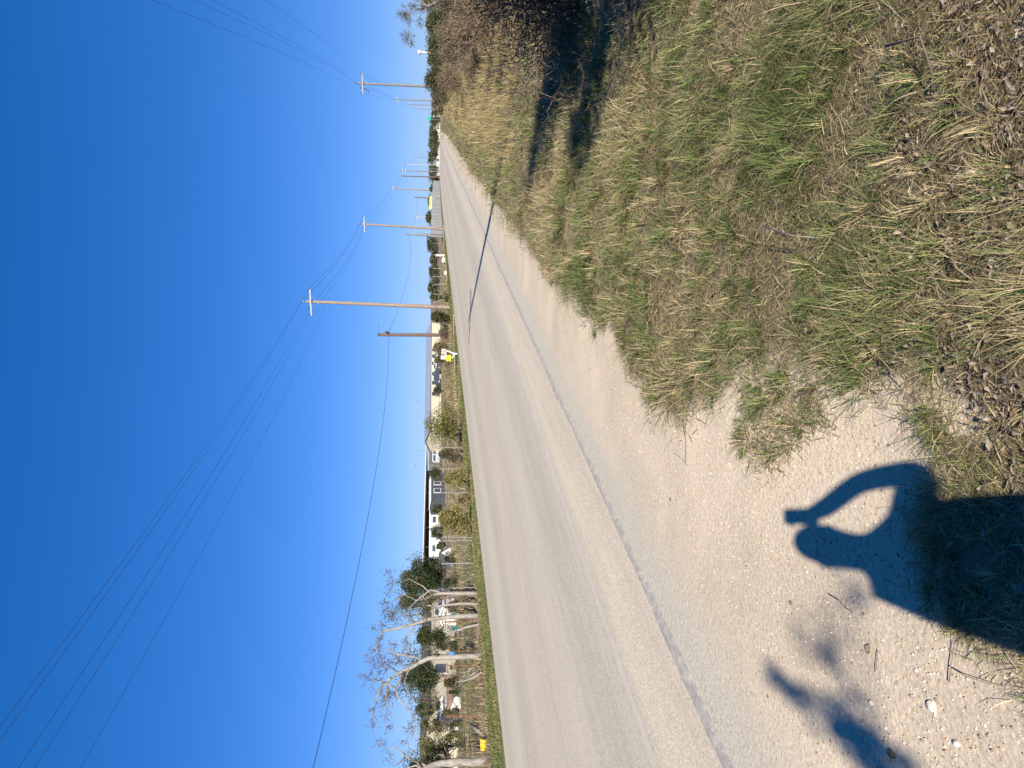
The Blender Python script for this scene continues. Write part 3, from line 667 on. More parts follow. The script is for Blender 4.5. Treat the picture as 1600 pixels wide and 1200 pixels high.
for i, (a, b, c_, d_, dep_, lab) in enumerate([(670, 692, 728, 752, 85, 'small dark tree between the white trailers and charcoal home'), (675, 693, 783, 806, 85, 'small dark tree right of the white travel trailer'),
        (674, 694, 818, 846, 80, 'dark bushy tree in front of the white travel trailer'), (682, 694, 846, 860, 75, 'tiny dark bush beside the small steep-roofed shed'),
        (677, 690, 600, 622, 95, 'small dark tree in front of the cream long house')]):
    leafy(lab, a, b, c_, d_, dep_, GREEN_D + OLIVE[:2], 900, .16, 'yard_tree', 'tree', 7, base_px=b)
# trees behind the corrugated fence and the yard's far end
for a, b, c_, d_, dep_, n_, lab in [(665, 690, 326, 356, 150, 1500, 'dark leafy tree behind the middle of the corrugated fence'), (668, 690, 303, 330, 165, 1300, 'dark tree behind the yellow shed'),
        (671, 690, 288, 304, 185, 900, 'dark tree just left of the third utility pole'), (668, 692, 366, 396, 115, 1600, 'ragged tree where the corrugated fence ends'), (674, 692, 352, 368, 140, 700, 'low tree between the second pole and the corrugated fence end'),
        (672, 692, 394, 416, 115, 1100, 'low dark tree right of the white boulder'), (671, 692, 412, 436, 115, 1200, 'low dark tree behind the white boulder'), (669, 692, 434, 458, 110, 1500, 'dark tree with uneven top right of the nearest tall pole'),
        (672, 692, 454, 472, 108, 900, 'low olive tree beside the nearest tall pole')]:
    leafy(lab, a, b, c_, d_, dep_, GREEN_D + OLIVE[:2] + GREYB[:1], n_, .24, 'distant_tree', 'tree', 9, base_px=b)

# brush right of the road
leafy('green-topped shrub hiding the foot of the right utility pole', 663, 712, 100, 156, 44, GREEN_D + OLIVE * 2, 3600, .085, 'roadside_shrub', lobes=12)
leafy('pinkish brown leafless brush below the right utility pole', 680, 724, 98, 150, 37, PINKB * 2 + GREYB, 3600, .05, 'roadside_shrub', lobes=11, twigs=60, dens=.8, stemr=.012)
leafy('brown tangled brush under the water tower', 684, 752, 58, 118, 27, PINKB + GREYB, 4200, .045, 'roadside_shrub', lobes=13, twigs=70, dens=.8, stemr=.011)
leafy('olive shrub standing right below the water tower', 664, 742, 36, 98, 30, OLIVE * 2 + GREEN_D, 4600, .065, 'roadside_shrub', lobes=14)
leafy('dark green shrub with shaded foot at the right edge', 668, 752, 4, 62, 26, GREEN_D * 2 + OLIVE, 4600, .06, 'roadside_shrub', lobes=14)
leafy('reddish brown twiggy brush before the dark green shrub', 700, 768, 4, 72, 22, PINKB * 2 + GREYB, 4200, .035, 'roadside_shrub', lobes=13, twigs=80, dens=.8, stemr=.009)
leafy('tan dry brush at the right edge behind the long shadow', 690, 790, -60, 24, 18.5, GOLDB[:1] + GREYB * 2 + PINKB, 5000, .035, 'roadside_shrub', lobes=14, twigs=80, dens=.85, stemr=.009)
leafy('tall olive brush right behind the grey-leaved tree', 655, 740, -60, 20, 32, OLIVE + GREYB + GREEN_D[:1], 4600, .07, 'roadside_shrub', lobes=13)
leafy('brown dense thicket in front of the water tower shrubs', 676, 772, 18, 84, 19, PINKB * 2 + GREYB + OLIVE[:1], 5200, .035, 'roadside_shrub', lobes=14, twigs=90, dens=.85, stemr=.009)
leafy('low rusty brown brush rising from the golden grass', 716, 760, 70, 126, 24, PINKB + GREYB + GOLDB[:1], 3000, .035, 'roadside_shrub', lobes=11, twigs=70, dens=.85, stemr=.008)
leafy('tall brown thicket cut by the right edge above the dark bush', 668, 800, -30, 36, 15, PINKB + GREYB * 2, 6000, .03, 'roadside_shrub', lobes=14, twigs=100, dens=.85, stemr=.008)
leafy('low brown brush far along the right verge', 676, 700, 140, 170, 66, PINKB + GREYB + OLIVE, 1900, .1, 'roadside_shrub', lobes=9)
leafy('low grey brush beyond it at the right verge bend', 678, 692, 160, 184, 100, PINKB + GREYB + OLIVE, 1400, .14, 'roadside_shrub', lobes=9)
for a, b, c_, d_, dep_, lab in [(668, 690, 82, 112, 75, 'hazy olive tree on the skyline left of the water tower'), (670, 690, 58, 88, 90, 'hazy olive tree on the skyline under the water tower'), (664, 690, 20, 60, 70, 'hazy olive tree on the skyline right of the water tower'),
        (669, 690, 108, 136, 95, 'hazy olive tree on the skyline behind the green-topped shrub'), (673, 690, 138, 160, 150, 'hazy dark tree on the skyline left of the right utility pole'), (674, 690, 154, 176, 190, 'small dark tree on the skyline between the far right poles'), (660, 690, -40, 24, 60, 'hazy olive tree on the skyline behind the grey-leaved tree')]:
    leafy(lab, a, b, c_, d_, dep_, OLIVE * 2 + GREEN_D[:1] + GREYB * 2, 1700, .16, 'skyline_tree', 'tree', 10, base_px=b)
limb_tree('grey-leaved small tree with pale crooked branches at the right edge',
          [([(700, -8), (690, -4), (680, 4), (668, 10)], 1, .6), ([(680, 4), (668, 12), (658, 22), (650, 34)], .6, .2), ([(668, 10), (655, 6), (642, 14), (632, 20)], .5, .12), ([(690, -4), (684, 18), (676, 36), (680, 50)], .45, .1), ([(668, 10), (650, -6), (634, -10)], .5, .15), ([(650, 34), (642, 46), (640, 56)], .2, .05)],
          30, .05, .5, 3, 4, GREYB + [(.10, .11, .09), (.16, .16, .14)], 2600, .055, bark='bark_pale', name='grey_leaved_tree', tleaf=.07)

# near dark bush and the larger one out of the picture that shades the grass
def at_flat(px, py): p = gp(px, py); return p
nb = gp(905, 8); nb2 = gp(955, -30)
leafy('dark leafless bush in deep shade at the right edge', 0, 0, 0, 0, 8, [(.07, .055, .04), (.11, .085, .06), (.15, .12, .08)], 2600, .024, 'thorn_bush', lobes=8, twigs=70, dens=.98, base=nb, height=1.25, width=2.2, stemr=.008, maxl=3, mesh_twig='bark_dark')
def toward_sun(p, dist): q_ = Vector(p) - sh2 * dist; q_.z = gzf(q_.x, q_.y); return q_
b1 = toward_sun(gp(925, 60), 2.6); b2 = toward_sun(gp(905, 200), 4.9); b3 = toward_sun(gp(880, -60), 2.4)
leafy('dense evergreen shrub on the bank out of view whose shade falls over the grass', 0, 0, 0, 0, 8, GREEN_D, 2300, .06, 'bank_shrub', lobes=12, base=b1, height=2.1, width=1.8, twigs=12, maxl=1)
leafy('taller evergreen shrub on the bank out of view behind the utility pole', 0, 0, 0, 0, 8, GREEN_D, 3400, .07, 'bank_shrub', lobes=11, base=b2, height=3.0, width=1.7, twigs=12, maxl=1)
b4 = toward_sun(gp(862, 150), 5.0); b5 = toward_sun(gp(832, 268), 7.0)
leafy('wide evergreen shrub on the bank out of view before the utility pole', 0, 0, 0, 0, 8, GREEN_D, 4600, .07, 'bank_shrub', lobes=12, base=b4, height=3.7, width=2.0, twigs=12, maxl=1)
leafy('tallest evergreen shrub on the bank out of view, farthest from the dark bush', 0, 0, 0, 0, 8, GREEN_D, 2400, .065, 'bank_shrub', lobes=11, base=b5, height=4.4, width=1.7, twigs=12, maxl=1)
leafy('low evergreen shrub on the bank out of view beside the dark bush', 0, 0, 0, 0, 8, GREEN_D, 2200, .06, 'bank_shrub', lobes=11, base=b3, height=2.0, width=1.9, twigs=12, maxl=1)

# tree behind the photographer: the tips of one limb throw the soft blots on the dirt
def up_sun(px, py, z):
    g = gp(px, py); return g - SH * ((z - g.z) / -SH.z)
tb = Vector((1.3, -9.2, gzf(1.3, -9.2)))
rt = empty('shade_tree', tb, 'roadside tree behind the photographer with sparse leafy limb tips', 'tree')
mb = MB(); trunk = [tb - Vector((0, 0, .2)), tb + Vector((.1, .1, 1.5)), tb + Vector((-.05, .3, 3.0)), tb + Vector((0, .2, 4.6)), tb + Vector((.1, 0, 5.6))]
MB().tube(trunk, [.17, .14, .12, .08, .04], 9).build('trunk', M['bark_dark'], rt, True)
ends = [up_sun(1345, 1160, 4.1), up_sun(1225, 1068, 4.4), up_sun(1285, 1012, 4.8), up_sun(1332, 938, 4.9), up_sun(1260, 1098, 4.3), up_sun(1390, 1205, 3.9)]
hub = up_sun(1430, 1330, 3.9)
fork = trunk[2]
mb.tube([fork, fork.lerp(hub, .5) + Vector((0, 0, .35)), hub], [.07, .05, .03], 7)
L_ = []
tw_paths = [[hub, ends[5], ends[0], up_sun(1312, 1118, 4.2)], [up_sun(1400, 1240, 4.1), up_sun(1330, 1160, 4.3), ends[4], ends[1], up_sun(1200, 1048, 4.4)], [hub, up_sun(1420, 1180, 4.6) , up_sun(1440, 1130, 4.8)]]
for pth, rad_, nl, sp in ((tw_paths[0], .012, 150, .05), (tw_paths[1], .009, 60, .03)):
    mb.tube(pth, [rad_ * (1 - .7 * i / len(pth)) for i in range(len(pth))], 4)
    for k_ in range(nl):
        t = rng.uniform(.25, .999) * (len(pth) - 1); i = int(t); L_.append(pth[i].lerp(pth[i + 1], t - i) + rvec(sp))
for e, nl, sp in ((ends[2], 40, .06), (ends[3], 16, .05)):
    for k_ in range(nl): L_.append(e + rvec(sp))
up1 = [trunk[3], trunk[3] + Vector((-.6, .8, .7)), up_sun(1385, 1010, 5.6)]
mb.tube([trunk[3], ends[3].lerp(trunk[3], .5) + Vector((0, 0, .5)), ends[3], ends[2]], [.05, .02, .005, .003], 5)
tp = []
branch_off(mb, trunk, [.1, .1, .08, .06, .03], 1.1, 1, 3, tp, 4, .2, .05, .6, .8, .6)
for t in tp:
    if t.y < -8.6: L_ += [t + rvec(.08) for _ in range(3)]
mb.build('branches', M['bark_dark'], rt, True)
link('crown', leaf_mesh('crown', np.array([tuple(x) for x in L_]), .085, GREEN_D, base=tb), M['leaf'], rt)

# ------------------------------------------------------------------ far end of the road
proto = leafy('distant round tree in the line where the road vanishes', 672, 689, 226, 240, 330, GREEN_D + OLIVE[:2] + GREYB[:1], 700, .45, 'horizon_tree', 'tree', 8, 'trees at the vanishing end of the road', base_px=689)
pz = proto.location.copy()
for i in range(30):
    py = 176 + i * 3.9 + rng.uniform(-1.5, 1.5); dep_ = rng.uniform(300, 520)
    if py > 286: dep_ = rng.uniform(230, 300)
    b = on_ground(688, py, dep_); c = proto.copy(); col.objects.link(c); c.location = b; c.rotation_euler.z = rng.uniform(0, 6)
    tgt = at(rng.uniform(671, 677.5), py, dep_).z - b.z; s = max(tgt, 1.5) / 4.6
    c.scale = (s * rng.uniform(.9, 1.5), s * rng.uniform(.9, 1.5), s)
    for ch in proto.children:
        k_ = ch.copy(); col.objects.link(k_); k_.parent = c
protoh = None
def house(name, label, base, yaw, ln, wd, eave, ridge, wall, roof, windows=(), door=None, group=None, cat='building', ov=.25):
    root = empty(name, base, label, cat, group); q_ = Matrix.Rotation(yaw, 3, 'Z'); B = Vector(base)
    P = lambda x, y, z: B + q_ @ Vector((x, y, z))
    mb = MB(); hl, hw = ln / 2, wd / 2
    vs = [P(s * hl, y, z) for s in (-1, 1) for (y, z) in ((-hw, -.4), (hw, -.4), (hw, eave), (0, ridge), (-hw, eave))]
    mb.add(vs, [(0, 1, 2, 3, 4), (9, 8, 7, 6, 5), (0, 4, 9, 5), (1, 6, 7, 2), (4, 3, 8, 9), (3, 2, 7, 8)]); mb.build('wall', wall, root)
    rf = MB(); t = .09; sl = (ridge - eave) / hw
    for s in (-1, 1):
        a = [P(-hl - ov, 0, ridge + .03), P(hl + ov, 0, ridge + .03), P(hl + ov, s * (hw + ov), eave - sl * ov + .03), P(-hl - ov, s * (hw + ov), eave - sl * ov + .03)]
        b = [v + Vector((0, 0, t)) for v in a]
        rf.add(a + b, [(0, 1, 2, 3), (7, 6, 5, 4), (0, 4, 5, 1), (1, 5, 6, 2), (2, 6, 7, 3), (3, 7, 4, 0)])
    rf.build('roof', roof, root)
    for (x, z, w_, h_, side) in windows:
        y = side * (hw + .02)
        fr = MB().box(P(x, y, z), (w_ + .16, .06, h_ + .16), yaw).build('window', M['white_paint'], root)
        MB().box(P(x, y + side * .03, z), (w_, .05, h_), yaw).build('pane', M['glass'], fr)
    if door:
        x, w_, h_, side = door; MB().box(P(x, side * (hw + .02), h_ / 2), (w_, .06, h_), yaw).build('door', M['arm_grey'], root)
    return root
def yaw_of(a, b): d = Vector(b) - Vector(a); return math.atan2(d.y, d.x)
for i, (py, dep_, ln, wall, roof, lab) in enumerate([(194, 420, 9, 'white_paint', 'roof_grey', 'tiny white house right of the road end under the green sign'), (206, 380, 10, 'cream', 'roof_brown', 'tiny cream house at the very end of the road'), (222, 450, 12, 'white_paint', 'roof_white', 'tiny white house just left of the road end'),
        (236, 400, 11, 'cream', 'roof_brown', 'tiny tan house right of the sixth utility pole'), (253, 360, 12, 'white_paint', 'roof_grey', 'tiny white house between the fifth and sixth utility poles'), (172, 380, 9, 'white_paint', 'roof_white', 'tiny white roofed shed beside the fourth right pole')]):
    b = on_ground(688, py, dep_); z0 = at(681, py, dep_).z - b.z
    house('distant_house', lab, b, rng.uniform(-.4, .4), ln, 6, max(2.2, z0), max(3.4, z0 + 1.3), M[wall], M[roof], [(-2, max(1.4, z0 - 1), 1.1, 1, -1), (2, max(1.4, z0 - 1), 1.1, 1, -1)])
# green road sign
sg = on_ground(688, 185, 225); sp = at(670.5, 185, 225)
r_ = empty('road_sign', sg, 'small green road sign on thin posts at the end of the road', 'sign')
MB().box(sp, (1.15, .04, 1.05)).build('sign_panel', M['green_sign'], r_)
for s in (-.4, .4): MB().tube([sg + Vector((s, .06, -.2)), Vector((sp.x + s, sp.y + .06, sp.z + .4))], .035, 6).build('post', M['galv'], r_)
# water tower
wb = at(700, 84.5, 1450); wb.z = gzf(wb.x, wb.y); wt = at(652.5, 84.5, 1450); H_ = wt.z - wb.z
r_ = empty('water_tower', wb, 'white ball-topped water tower on the skyline above the right brush', 'water tower')
MB().tube([wb, wb + Vector((0, 0, 2.5)), wb + Vector((0, 0, 5)), wb + Vector((0, 0, H_ - 11)), wb + Vector((0, 0, H_ - 8))], [4.6, 3.4, 1.9, 1.75, 2.6], 16).build('stem', M['white_paint'], r_, True)
rr_ = 4.6; cz = H_ - rr_ * .88
MB().tube([wb + Vector((0, 0, cz + rr_ * .88 * math.sin(a))) for a in np.linspace(-1.35, 1.56, 11)], [rr_ * math.cos(a) for a in np.linspace(-1.35, 1.56, 11)], 18).build('tank', M['white_paint'], r_, True)

# ------------------------------------------------------------------ buildings of the yard
# long cream house with grey roof
A = on_ground(690, 522, 160); B_ = on_ground(690, 688, 140); yw = yaw_of(A, B_); mid = (A + B_) / 2; mid.z = gzf(mid.x, mid.y)
zr = at(666.6, 600, depth_of(mid)).z - mid.z; ze = at(672.4, 600, depth_of(mid)).z - mid.z
house('long_house', 'long cream house with grey metal roof behind the parked cars', mid, yw, (B_ - A).length, 7, ze + .0, zr + .15, M['cream'], M['roof_grey'],
      [(x, 1.5, 1.0, .8, s) for x in (-6.5, -4.6, -2.5, 0.5, 3, 6) for s in (-1, 1)], (1.6, .9, 1.9, -1))
# open shelter with shade under its roof
A = on_ground(690, 676, 148); B_ = on_ground(690, 884, 116); yw = yaw_of(A, B_); q_ = Matrix.Rotation(yw, 3, 'Z')
r_ = empty('open_shelter', (A + B_) / 2, 'long open shelter with thin pale roof edge and shade-dark back wall', 'shelter'); ln = (B_ - A).length
dirn = (B_ - A); dirn.z = 0; dirn.normalize(); back = Vector((-dirn.y, dirn.x, 0))
if back.dot(c_fwd) < 0: back = -back
ta = at(667.0, 676, 148); tb_ = at(661.0, 884, 116)
MB().prism([(0, 0), (10.5, -.25), (10.5, -.12), (0, .13)], ta, back, (0, 0, 1), tb_ - ta).build('roof', M['roof_white'], r_)
da = ta + back * .4 - Vector((0, 0, .42)); db = tb_ + back * .4 - Vector((0, 0, .42))
MB().bar(da + back * 9.7 - Vector((0, 0, 1.3)), db + back * 9.7 - Vector((0, 0, 1.3)), .1, 3.2).build('back_wall', M['dark_wall'], r_)  # wall coloured dark to stand in for the shade under the roof
for i in range(9):
    p = da.lerp(db, i / 8); MB().tube([Vector((p.x, p.y, gzf(p.x, p.y) - .2)), p], .06, 6).build('post', M['dark_steel'], r_)
# charcoal trailer home
c = on_ground(693, 771, 96); cz = c.z; up_ = at(672.3, 771, 96).z - c.z
ch_yaw = yw
r_ = house('trailer_home', 'charcoal trailer home with two white-framed windows under the shelter', c, yw, 5.6, 2.6, up_ - .12, up_ + .06, M['dark_wall'], M['roof_white'], ov=.12)
qq = Matrix.Rotation(yw, 3, 'Z'); fs = 1 if (qq @ Vector((0, 1, 0))).dot(c_fwd) < 0 else -1
for x, w_, h_, nm in ((-.5, .5, .85, 0), (1.0, .75, .8, 0)):
    xx = x if (qq @ Vector((1, 0, 0))).dot(c_right) < 0 else -x
    p = c + qq @ Vector((xx, fs * 1.33, up_ * .52)); fr = MB().box(p, (w_ + .18, .06, h_ + .18), yw).build('window', M['white_paint'], r_)
    p2 = c + qq @ Vector((xx, fs * 1.36, up_ * .52)); MB().box(p2, (w_, .05, h_), yw).build('pane', M['glass'], fr)
# cream metal building far left
A = on_ground(700, 965, 58); B_ = on_ground(705, 1172, 46); yw2 = yaw_of(A, B_); mid = (A + B_) / 2; mid.z = gzf(mid.x, mid.y)
zt = at(662.5, 1080, depth_of(mid)).z - mid.z
house('metal_building', 'cream metal building with dark roof edge behind the left trees', mid, yw2, (B_ - A).length, 6, zt - .25, zt + .1, M['cream'], M['dark_roof'],
      [(-3.5, 1.1, .8, .7, s) for s in (-1, 1)] + [(2.5, 1.1, .8, .7, s) for s in (-1, 1)])
c = on_ground(707, 1090, 40); house('garden_shed', 'low shed with reddish brown roof in front of the cream metal building', c, yw2 + .1, 1.6, 1.3, .42, .62, M['white_paint'], M['roof_brown'], cat='shed', ov=.12)
c = on_ground(702, 1116, 42); house('garden_shed', 'small white shed at the wall of the cream metal building', c, yw2, 1.3, 1.2, .95, 1.2, M['white_paint'], M['roof_white'], cat='shed', ov=.08)
c = on_ground(703, 944, 46); house('garden_shed', 'low white shed behind the slender pale tree', c, yw2, 2.2, 1.6, .8, 1.05, M['white_paint'], M['roof_white'], cat='shed', ov=.1)
c = on_ground(699, 872, 60); house('steep_shed', 'small white shed with steep dark roof beside the big evergreen', c, yw2 + 1.25, 1.3, 1.2, .1, .95, M['white_paint'], M['dark_roof'], cat='shed', ov=.1)
# yellow shed behind the corrugated fence
c = on_ground(690, 318, 158); u1 = at(672, 318, 158).z - c.z
house('yellow_shed', 'yellow shed with two dark windows above the corrugated fence', c, .25, 2.6, 2, u1 - .5, u1, M['yellow_pale'], M['yellow_pale'], [(-.6, u1 - .95, .5, .4, -1), (.5, u1 - .95, .5, .4, -1)], cat='shed', ov=.1)
# lamp masts behind the roofs
for py, px, dep_, lab in ((627, 652, 165, 'thin grey mast above the grey-roofed long house'), (704, 653, 160, 'thin mast above the right part of the open shelter'), (727, 650, 158, 'thin mast above the middle of the open shelter')):
    b = on_ground(690, py, dep_); t = at(px, py, dep_); r_ = empty('light_mast', b, lab, 'mast')
    MB().tube([b, b.lerp(t, .5), t], [.06, .05, .035], 6).build('pole', M['galv'], r_)
    MB().box(t + Vector((0, 0, .05)), (.3, .18, .1)).build('lamp_head', M['dark_steel'], r_)
# corrugated fence
fa = gp(692.0, 371); fb = on_ground(690, 283, 190); r_ = empty('corrugated_fence', fa, 'grey corrugated steel fence along the far side of the road', 'fence')
dirn = fb - fa; n_ = 40
for i in range(n_):
    a = fa + dirn * i / n_; b = fa + dirn * (i + .97) / n_
    hh = 1.75 + rng.uniform(-.08, .08); f_ = Vector((-dirn.y, dirn.x, 0)).normalized(); mb = MB(); off = f_ * rng.uniform(-.03, .03); m_ = 8; vs = []
    for j in range(m_ + 1):
        p = a.lerp(b, j / m_) + off + f_ * (.035 if j % 2 else -.035); zg = gzf(p.x, p.y)
        vs += [(p.x, p.y, zg - .05), (p.x, p.y, zg + hh)]
    mb.add(vs, [(2 * j, 2 * j + 2, 2 * j + 3, 2 * j + 1) for j in range(m_)]); mb.build('panel', M['wall_sheet'], r_)

# ------------------------------------------------------------------ vehicles
def vehicle(name, label, base, yaw, prof_, wd, paint, wheels, glass, wr_=.34, cat='car', extra=None):
    root = empty(name, base, label, cat); q_ = Matrix.Rotation(yaw, 3, 'Z'); B = Vector(base); ax = q_ @ Vector((1, 0, 0)); ay = q_ @ Vector((0, 1, 0))
    MB().prism(prof_, B - ay * wd / 2, ax, (0, 0, 1), ay * wd).build('body', paint, root)
    for poly in glass:
        for s in (-1, 1):
            MB().prism(poly, B + ay * s * (wd / 2 + (.0 if s > 0 else .012)), ax, (0, 0, 1), ay * .012).build('window', M['glass'], root)
    for x in wheels:
        for s in (-1, 1):
            c = B + ax * x + ay * s * (wd / 2 - .08) + Vector((0, 0, wr_))
            wl = MB().tube([c - ay * .11, c + ay * .11], wr_, 14).build('wheel', M['tyre'], root, False)
            MB().tube([c + ay * s * .09, c + ay * s * .125], wr_ * .55, 10).build('rim', M['galv'], wl)
    if extra: extra(root, B, ax, ay)
    return root
CARP = [(-2.2, .3), (2.15, .3), (2.25, .6), (2.1, .85), (1.15, .98), (.5, 1.42), (-1.1, 1.46), (-1.9, 1.02), (-2.25, .95)]
CARG = [[(.98, 1.0), (.45, 1.36), (-.1, 1.38), (-.1, 1.0)], [(-.2, 1.0), (-.2, 1.38), (-1.05, 1.4), (-1.6, 1.03)]]
VANP = [(-2.6, .35), (2.5, .35), (2.6, .7), (2.45, 1.05), (1.9, 1.2), (1.3, 1.95), (-2.5, 2.0), (-2.6, 1.0)]
VANG = [[(1.75, 1.2), (1.25, 1.8), (.7, 1.82), (.7, 1.2)], [(.55, 1.2), (.55, 1.82), (-.6, 1.82), (-.6, 1.2)], [(-.8, 1.2), (-.8, 1.82), (-2.2, 1.82), (-2.2, 1.2)]]
PUP = [(-2.7, .45), (2.6, .45), (2.7, .8), (2.55, 1.08), (1.35, 1.15), (.75, 1.75), (-.75, 1.78), (-.85, 1.1), (-2.7, 1.1)]
PUG = [[(1.15, 1.16), (.7, 1.68), (.05, 1.7), (.05, 1.16)], [(-.05, 1.16), (-.05, 1.7), (-.65, 1.7), (-.65, 1.16)]]
def tops(px, py, hgt):
    for d in np.arange(60, 170, 1.5):
        p = at(px, py, d)
        if p.z - gzf(p.x, p.y) >= hgt: return Vector((p.x, p.y, gzf(p.x, p.y)))
    return Vector((p.x, p.y, gzf(p.x, p.y)))
vehicle('parked_car', 'small white car parked before the cream long house, right of the dark one', tops(677.5, 567, 1.46), .35, CARP, 1.75, M['car_white'], (-1.35, 1.4), CARG)
vehicle('parked_car', 'dark navy car parked between two white cars at the long house', tops(677.5, 585, 1.46), .30, CARP, 1.8, M['car_dark'], (-1.35, 1.4), CARG)
vehicle('parked_car', 'white car half behind the fence left of the navy car', tops(679, 601, 1.46), .3, CARP, 1.75, M['car_white'], (-1.35, 1.4), CARG)
vehicle('parked_van', 'white van with dark windows left of the large sunlit bush', tops(675, 684, 2.0), .5, VANP, 1.9, M['car_white'], (-1.6, 1.65), VANG, cat='van')
vehicle('parked_van', 'silver van behind the grey-green fence bush', tops(677, 706, 2.0), .5, VANP, 1.9, M['car_silver'], (-1.6, 1.65), VANG, cat='van')
vehicle('parked_truck', 'white box trailer right behind the large sunlit bush', tops(674, 628, 2.1), .45, [(-3, .5), (3, .5), (3, 2.1), (-3, 2.1)], 2.1, M['car_white'], (-.6, .3), [], cat='trailer')
RVP = [(-3.4, .45), (3.0, .45), (3.5, .9), (3.55, 1.5), (3.2, 2.05), (2.4, 2.3), (-3.2, 2.3), (-3.4, 2.1)]
vehicle('travel_trailer', 'white rounded travel trailer parked under the open shelter', tops(670.5, 838, 2.3), .75, RVP, 2.1, M['car_white'], (-.5, .35), [[(1.6, 1.3), (2.6, 1.3), (2.5, 1.9), (1.6, 1.9)], [(-2.6, 1.3), (-1.6, 1.3), (-1.6, 1.8), (-2.6, 1.8)], [(-.4, .6), (.3, .6), (.3, 2.0), (-.4, 2.0)]], cat='trailer')
vehicle('travel_trailer', 'white flat-sided travel trailer left of the charcoal home', tops(671, 800, 2.15), .75, [(-2.6, .45), (2.6, .45), (2.6, 2.15), (-2.6, 2.15)], 2.1, M['car_white'], (-.5, .35), [[(-1.8, 1.2), (-.9, 1.2), (-.9, 1.7), (-1.8, 1.7)]], cat='trailer')
vehicle('parked_truck', 'white pickup truck before the right part of the shelter', tops(677, 664, 1.78), 2.6, PUP, 1.85, M['car_white'], (-1.7, 1.75), PUG, cat='pickup')

# ------------------------------------------------------------------ fences
def wire_fence(label, pts, h, step, wires, mesh=0, post='galv', r=.02, lean=.03, wr_=.006):
    P = [Vector(p) for p in pts]; root = empty('wire_fence', P[0], label, 'fence'); posts = []
    for a, b in zip(P[:-1], P[1:]):
        n = max(1, round((b - a).length / step))
        for i in range(n): q_ = a.lerp(b, i / n); posts.append(Vector((q_.x, q_.y, gzf(q_.x, q_.y))))
    q_ = P[-1]; posts.append(Vector((q_.x, q_.y, gzf(q_.x, q_.y))))
    for i, p in enumerate(posts):
        t = p + Vector((rng.gauss(0, lean), rng.gauss(0, lean), h * rng.uniform(.94, 1.06)))
        MB().tube([p - Vector((0, 0, .3)), t], r * rng.uniform(.8, 1.2), 6).build('post', M[post], root)
    for k_ in range(wires):
        z = h * (.96 - .9 * k_ / max(1, wires)); pts_ = []
        for i, p in enumerate(posts):
            pts_.append(p + Vector((0, 0, z)))
            if i < len(posts) - 1: pts_.append((p + posts[i + 1]) / 2 + Vector((0, 0, z - .02)))
        MB().tube(pts_, wr_, 3).build('wire', M['rust'] if post == 'rust' else M['galv'], root)
    if mesh:
        mb = MB()
        for i in range(len(posts) - 1):
            a, b = posts[i], posts[i + 1]; n = int((b - a).length / .15)
            for j in range(1, n): p = a.lerp(b, j / n); mb.bar(p + Vector((0, 0, .04)), p + Vector((0, 0, mesh)), .012, .012)
            for j in range(1, 6): mb.bar(a + Vector((0, 0, mesh * j / 5)), b + Vector((0, 0, mesh * j / 5)), .012, .012)
        o = mb.build('mesh_panel', M['dark_green'] if 'dark_green' in M else M['galv'], root); o['kind'] = 'stuff'
    return root
M['dark_green'] = pm('green_wire', (.07, .10, .06), .6, .2, 5)
wire_fence('wire fence with green mesh along the verge between golden bush and bare trees', [gp(742, 918), gp(740, 880), gp(738, 844)], 1.25, 2.4, 4, .62)
wire_fence('wire fence with thin posts along the verge behind the roadside bushes', [gp(737, 840), gp(732, 770), gp(725, 700), gp(720, 664)], 1.2, 2.8, 5)
wire_fence('wire fence running behind the row of bare trees', [gp(757, 1186), gp(752, 1120), gp(747, 1040), gp(742, 970), gp(741, 922)], 1.15, 2.6, 6, .7, 'rust', .025)
wire_fence('pipe and wire fence along the pale dirt strip left of the mailbox', [gp(711.5, 650), gp(711, 600), gp(709, 572)], 1.1, 3.0, 7, 0, 'rust', .022, .02, .008)
wire_fence('wire fence between the short telephone pole and the mailbox', [gp(705, 556), gp(703, 530), gp(701, 508)], 1.05, 3.0, 5, 0, 'rust', .022, .03, .008)
wire_fence('pale-posted wire fence by the white boulder', [gp(698, 460), gp(695, 420), gp(693, 380)], 1.5, 5.0, 5, 0, 'galv', .03, .03, .01)
wire_fence('thin white-railed fence in the yard behind the big evergreen', [gp(703, 950), gp(701, 905)], .8, 2.0, 3, 0, 'galv', .03, .02, .015)
# white gate post, prop and boulder
p = gp(695, 399); q_ = empty('gate_post', p, 'stout white gate post beside the white boulder', 'post')
MB().bar(p - Vector((0, 0, .2)), p + Vector((0, 0, 1.05)), .22, .22).build('post', M['white_paint'], q_); MB().box(p + Vector((0, 0, 1.09)), (.3, .3, .08)).build('cap', M['white_paint'], q_)
a = gp(700, 462); d_ = depth_of(a); b = at(677, 474, d_ + .3)
tag(MB().bar(Vector((a.x, a.y, a.z - .05)), b, .09, .09).build('wooden_prop', M['pole_wood'], None, loc=a), 'pale leaning wooden prop braced against the nearest tall pole', 'prop')

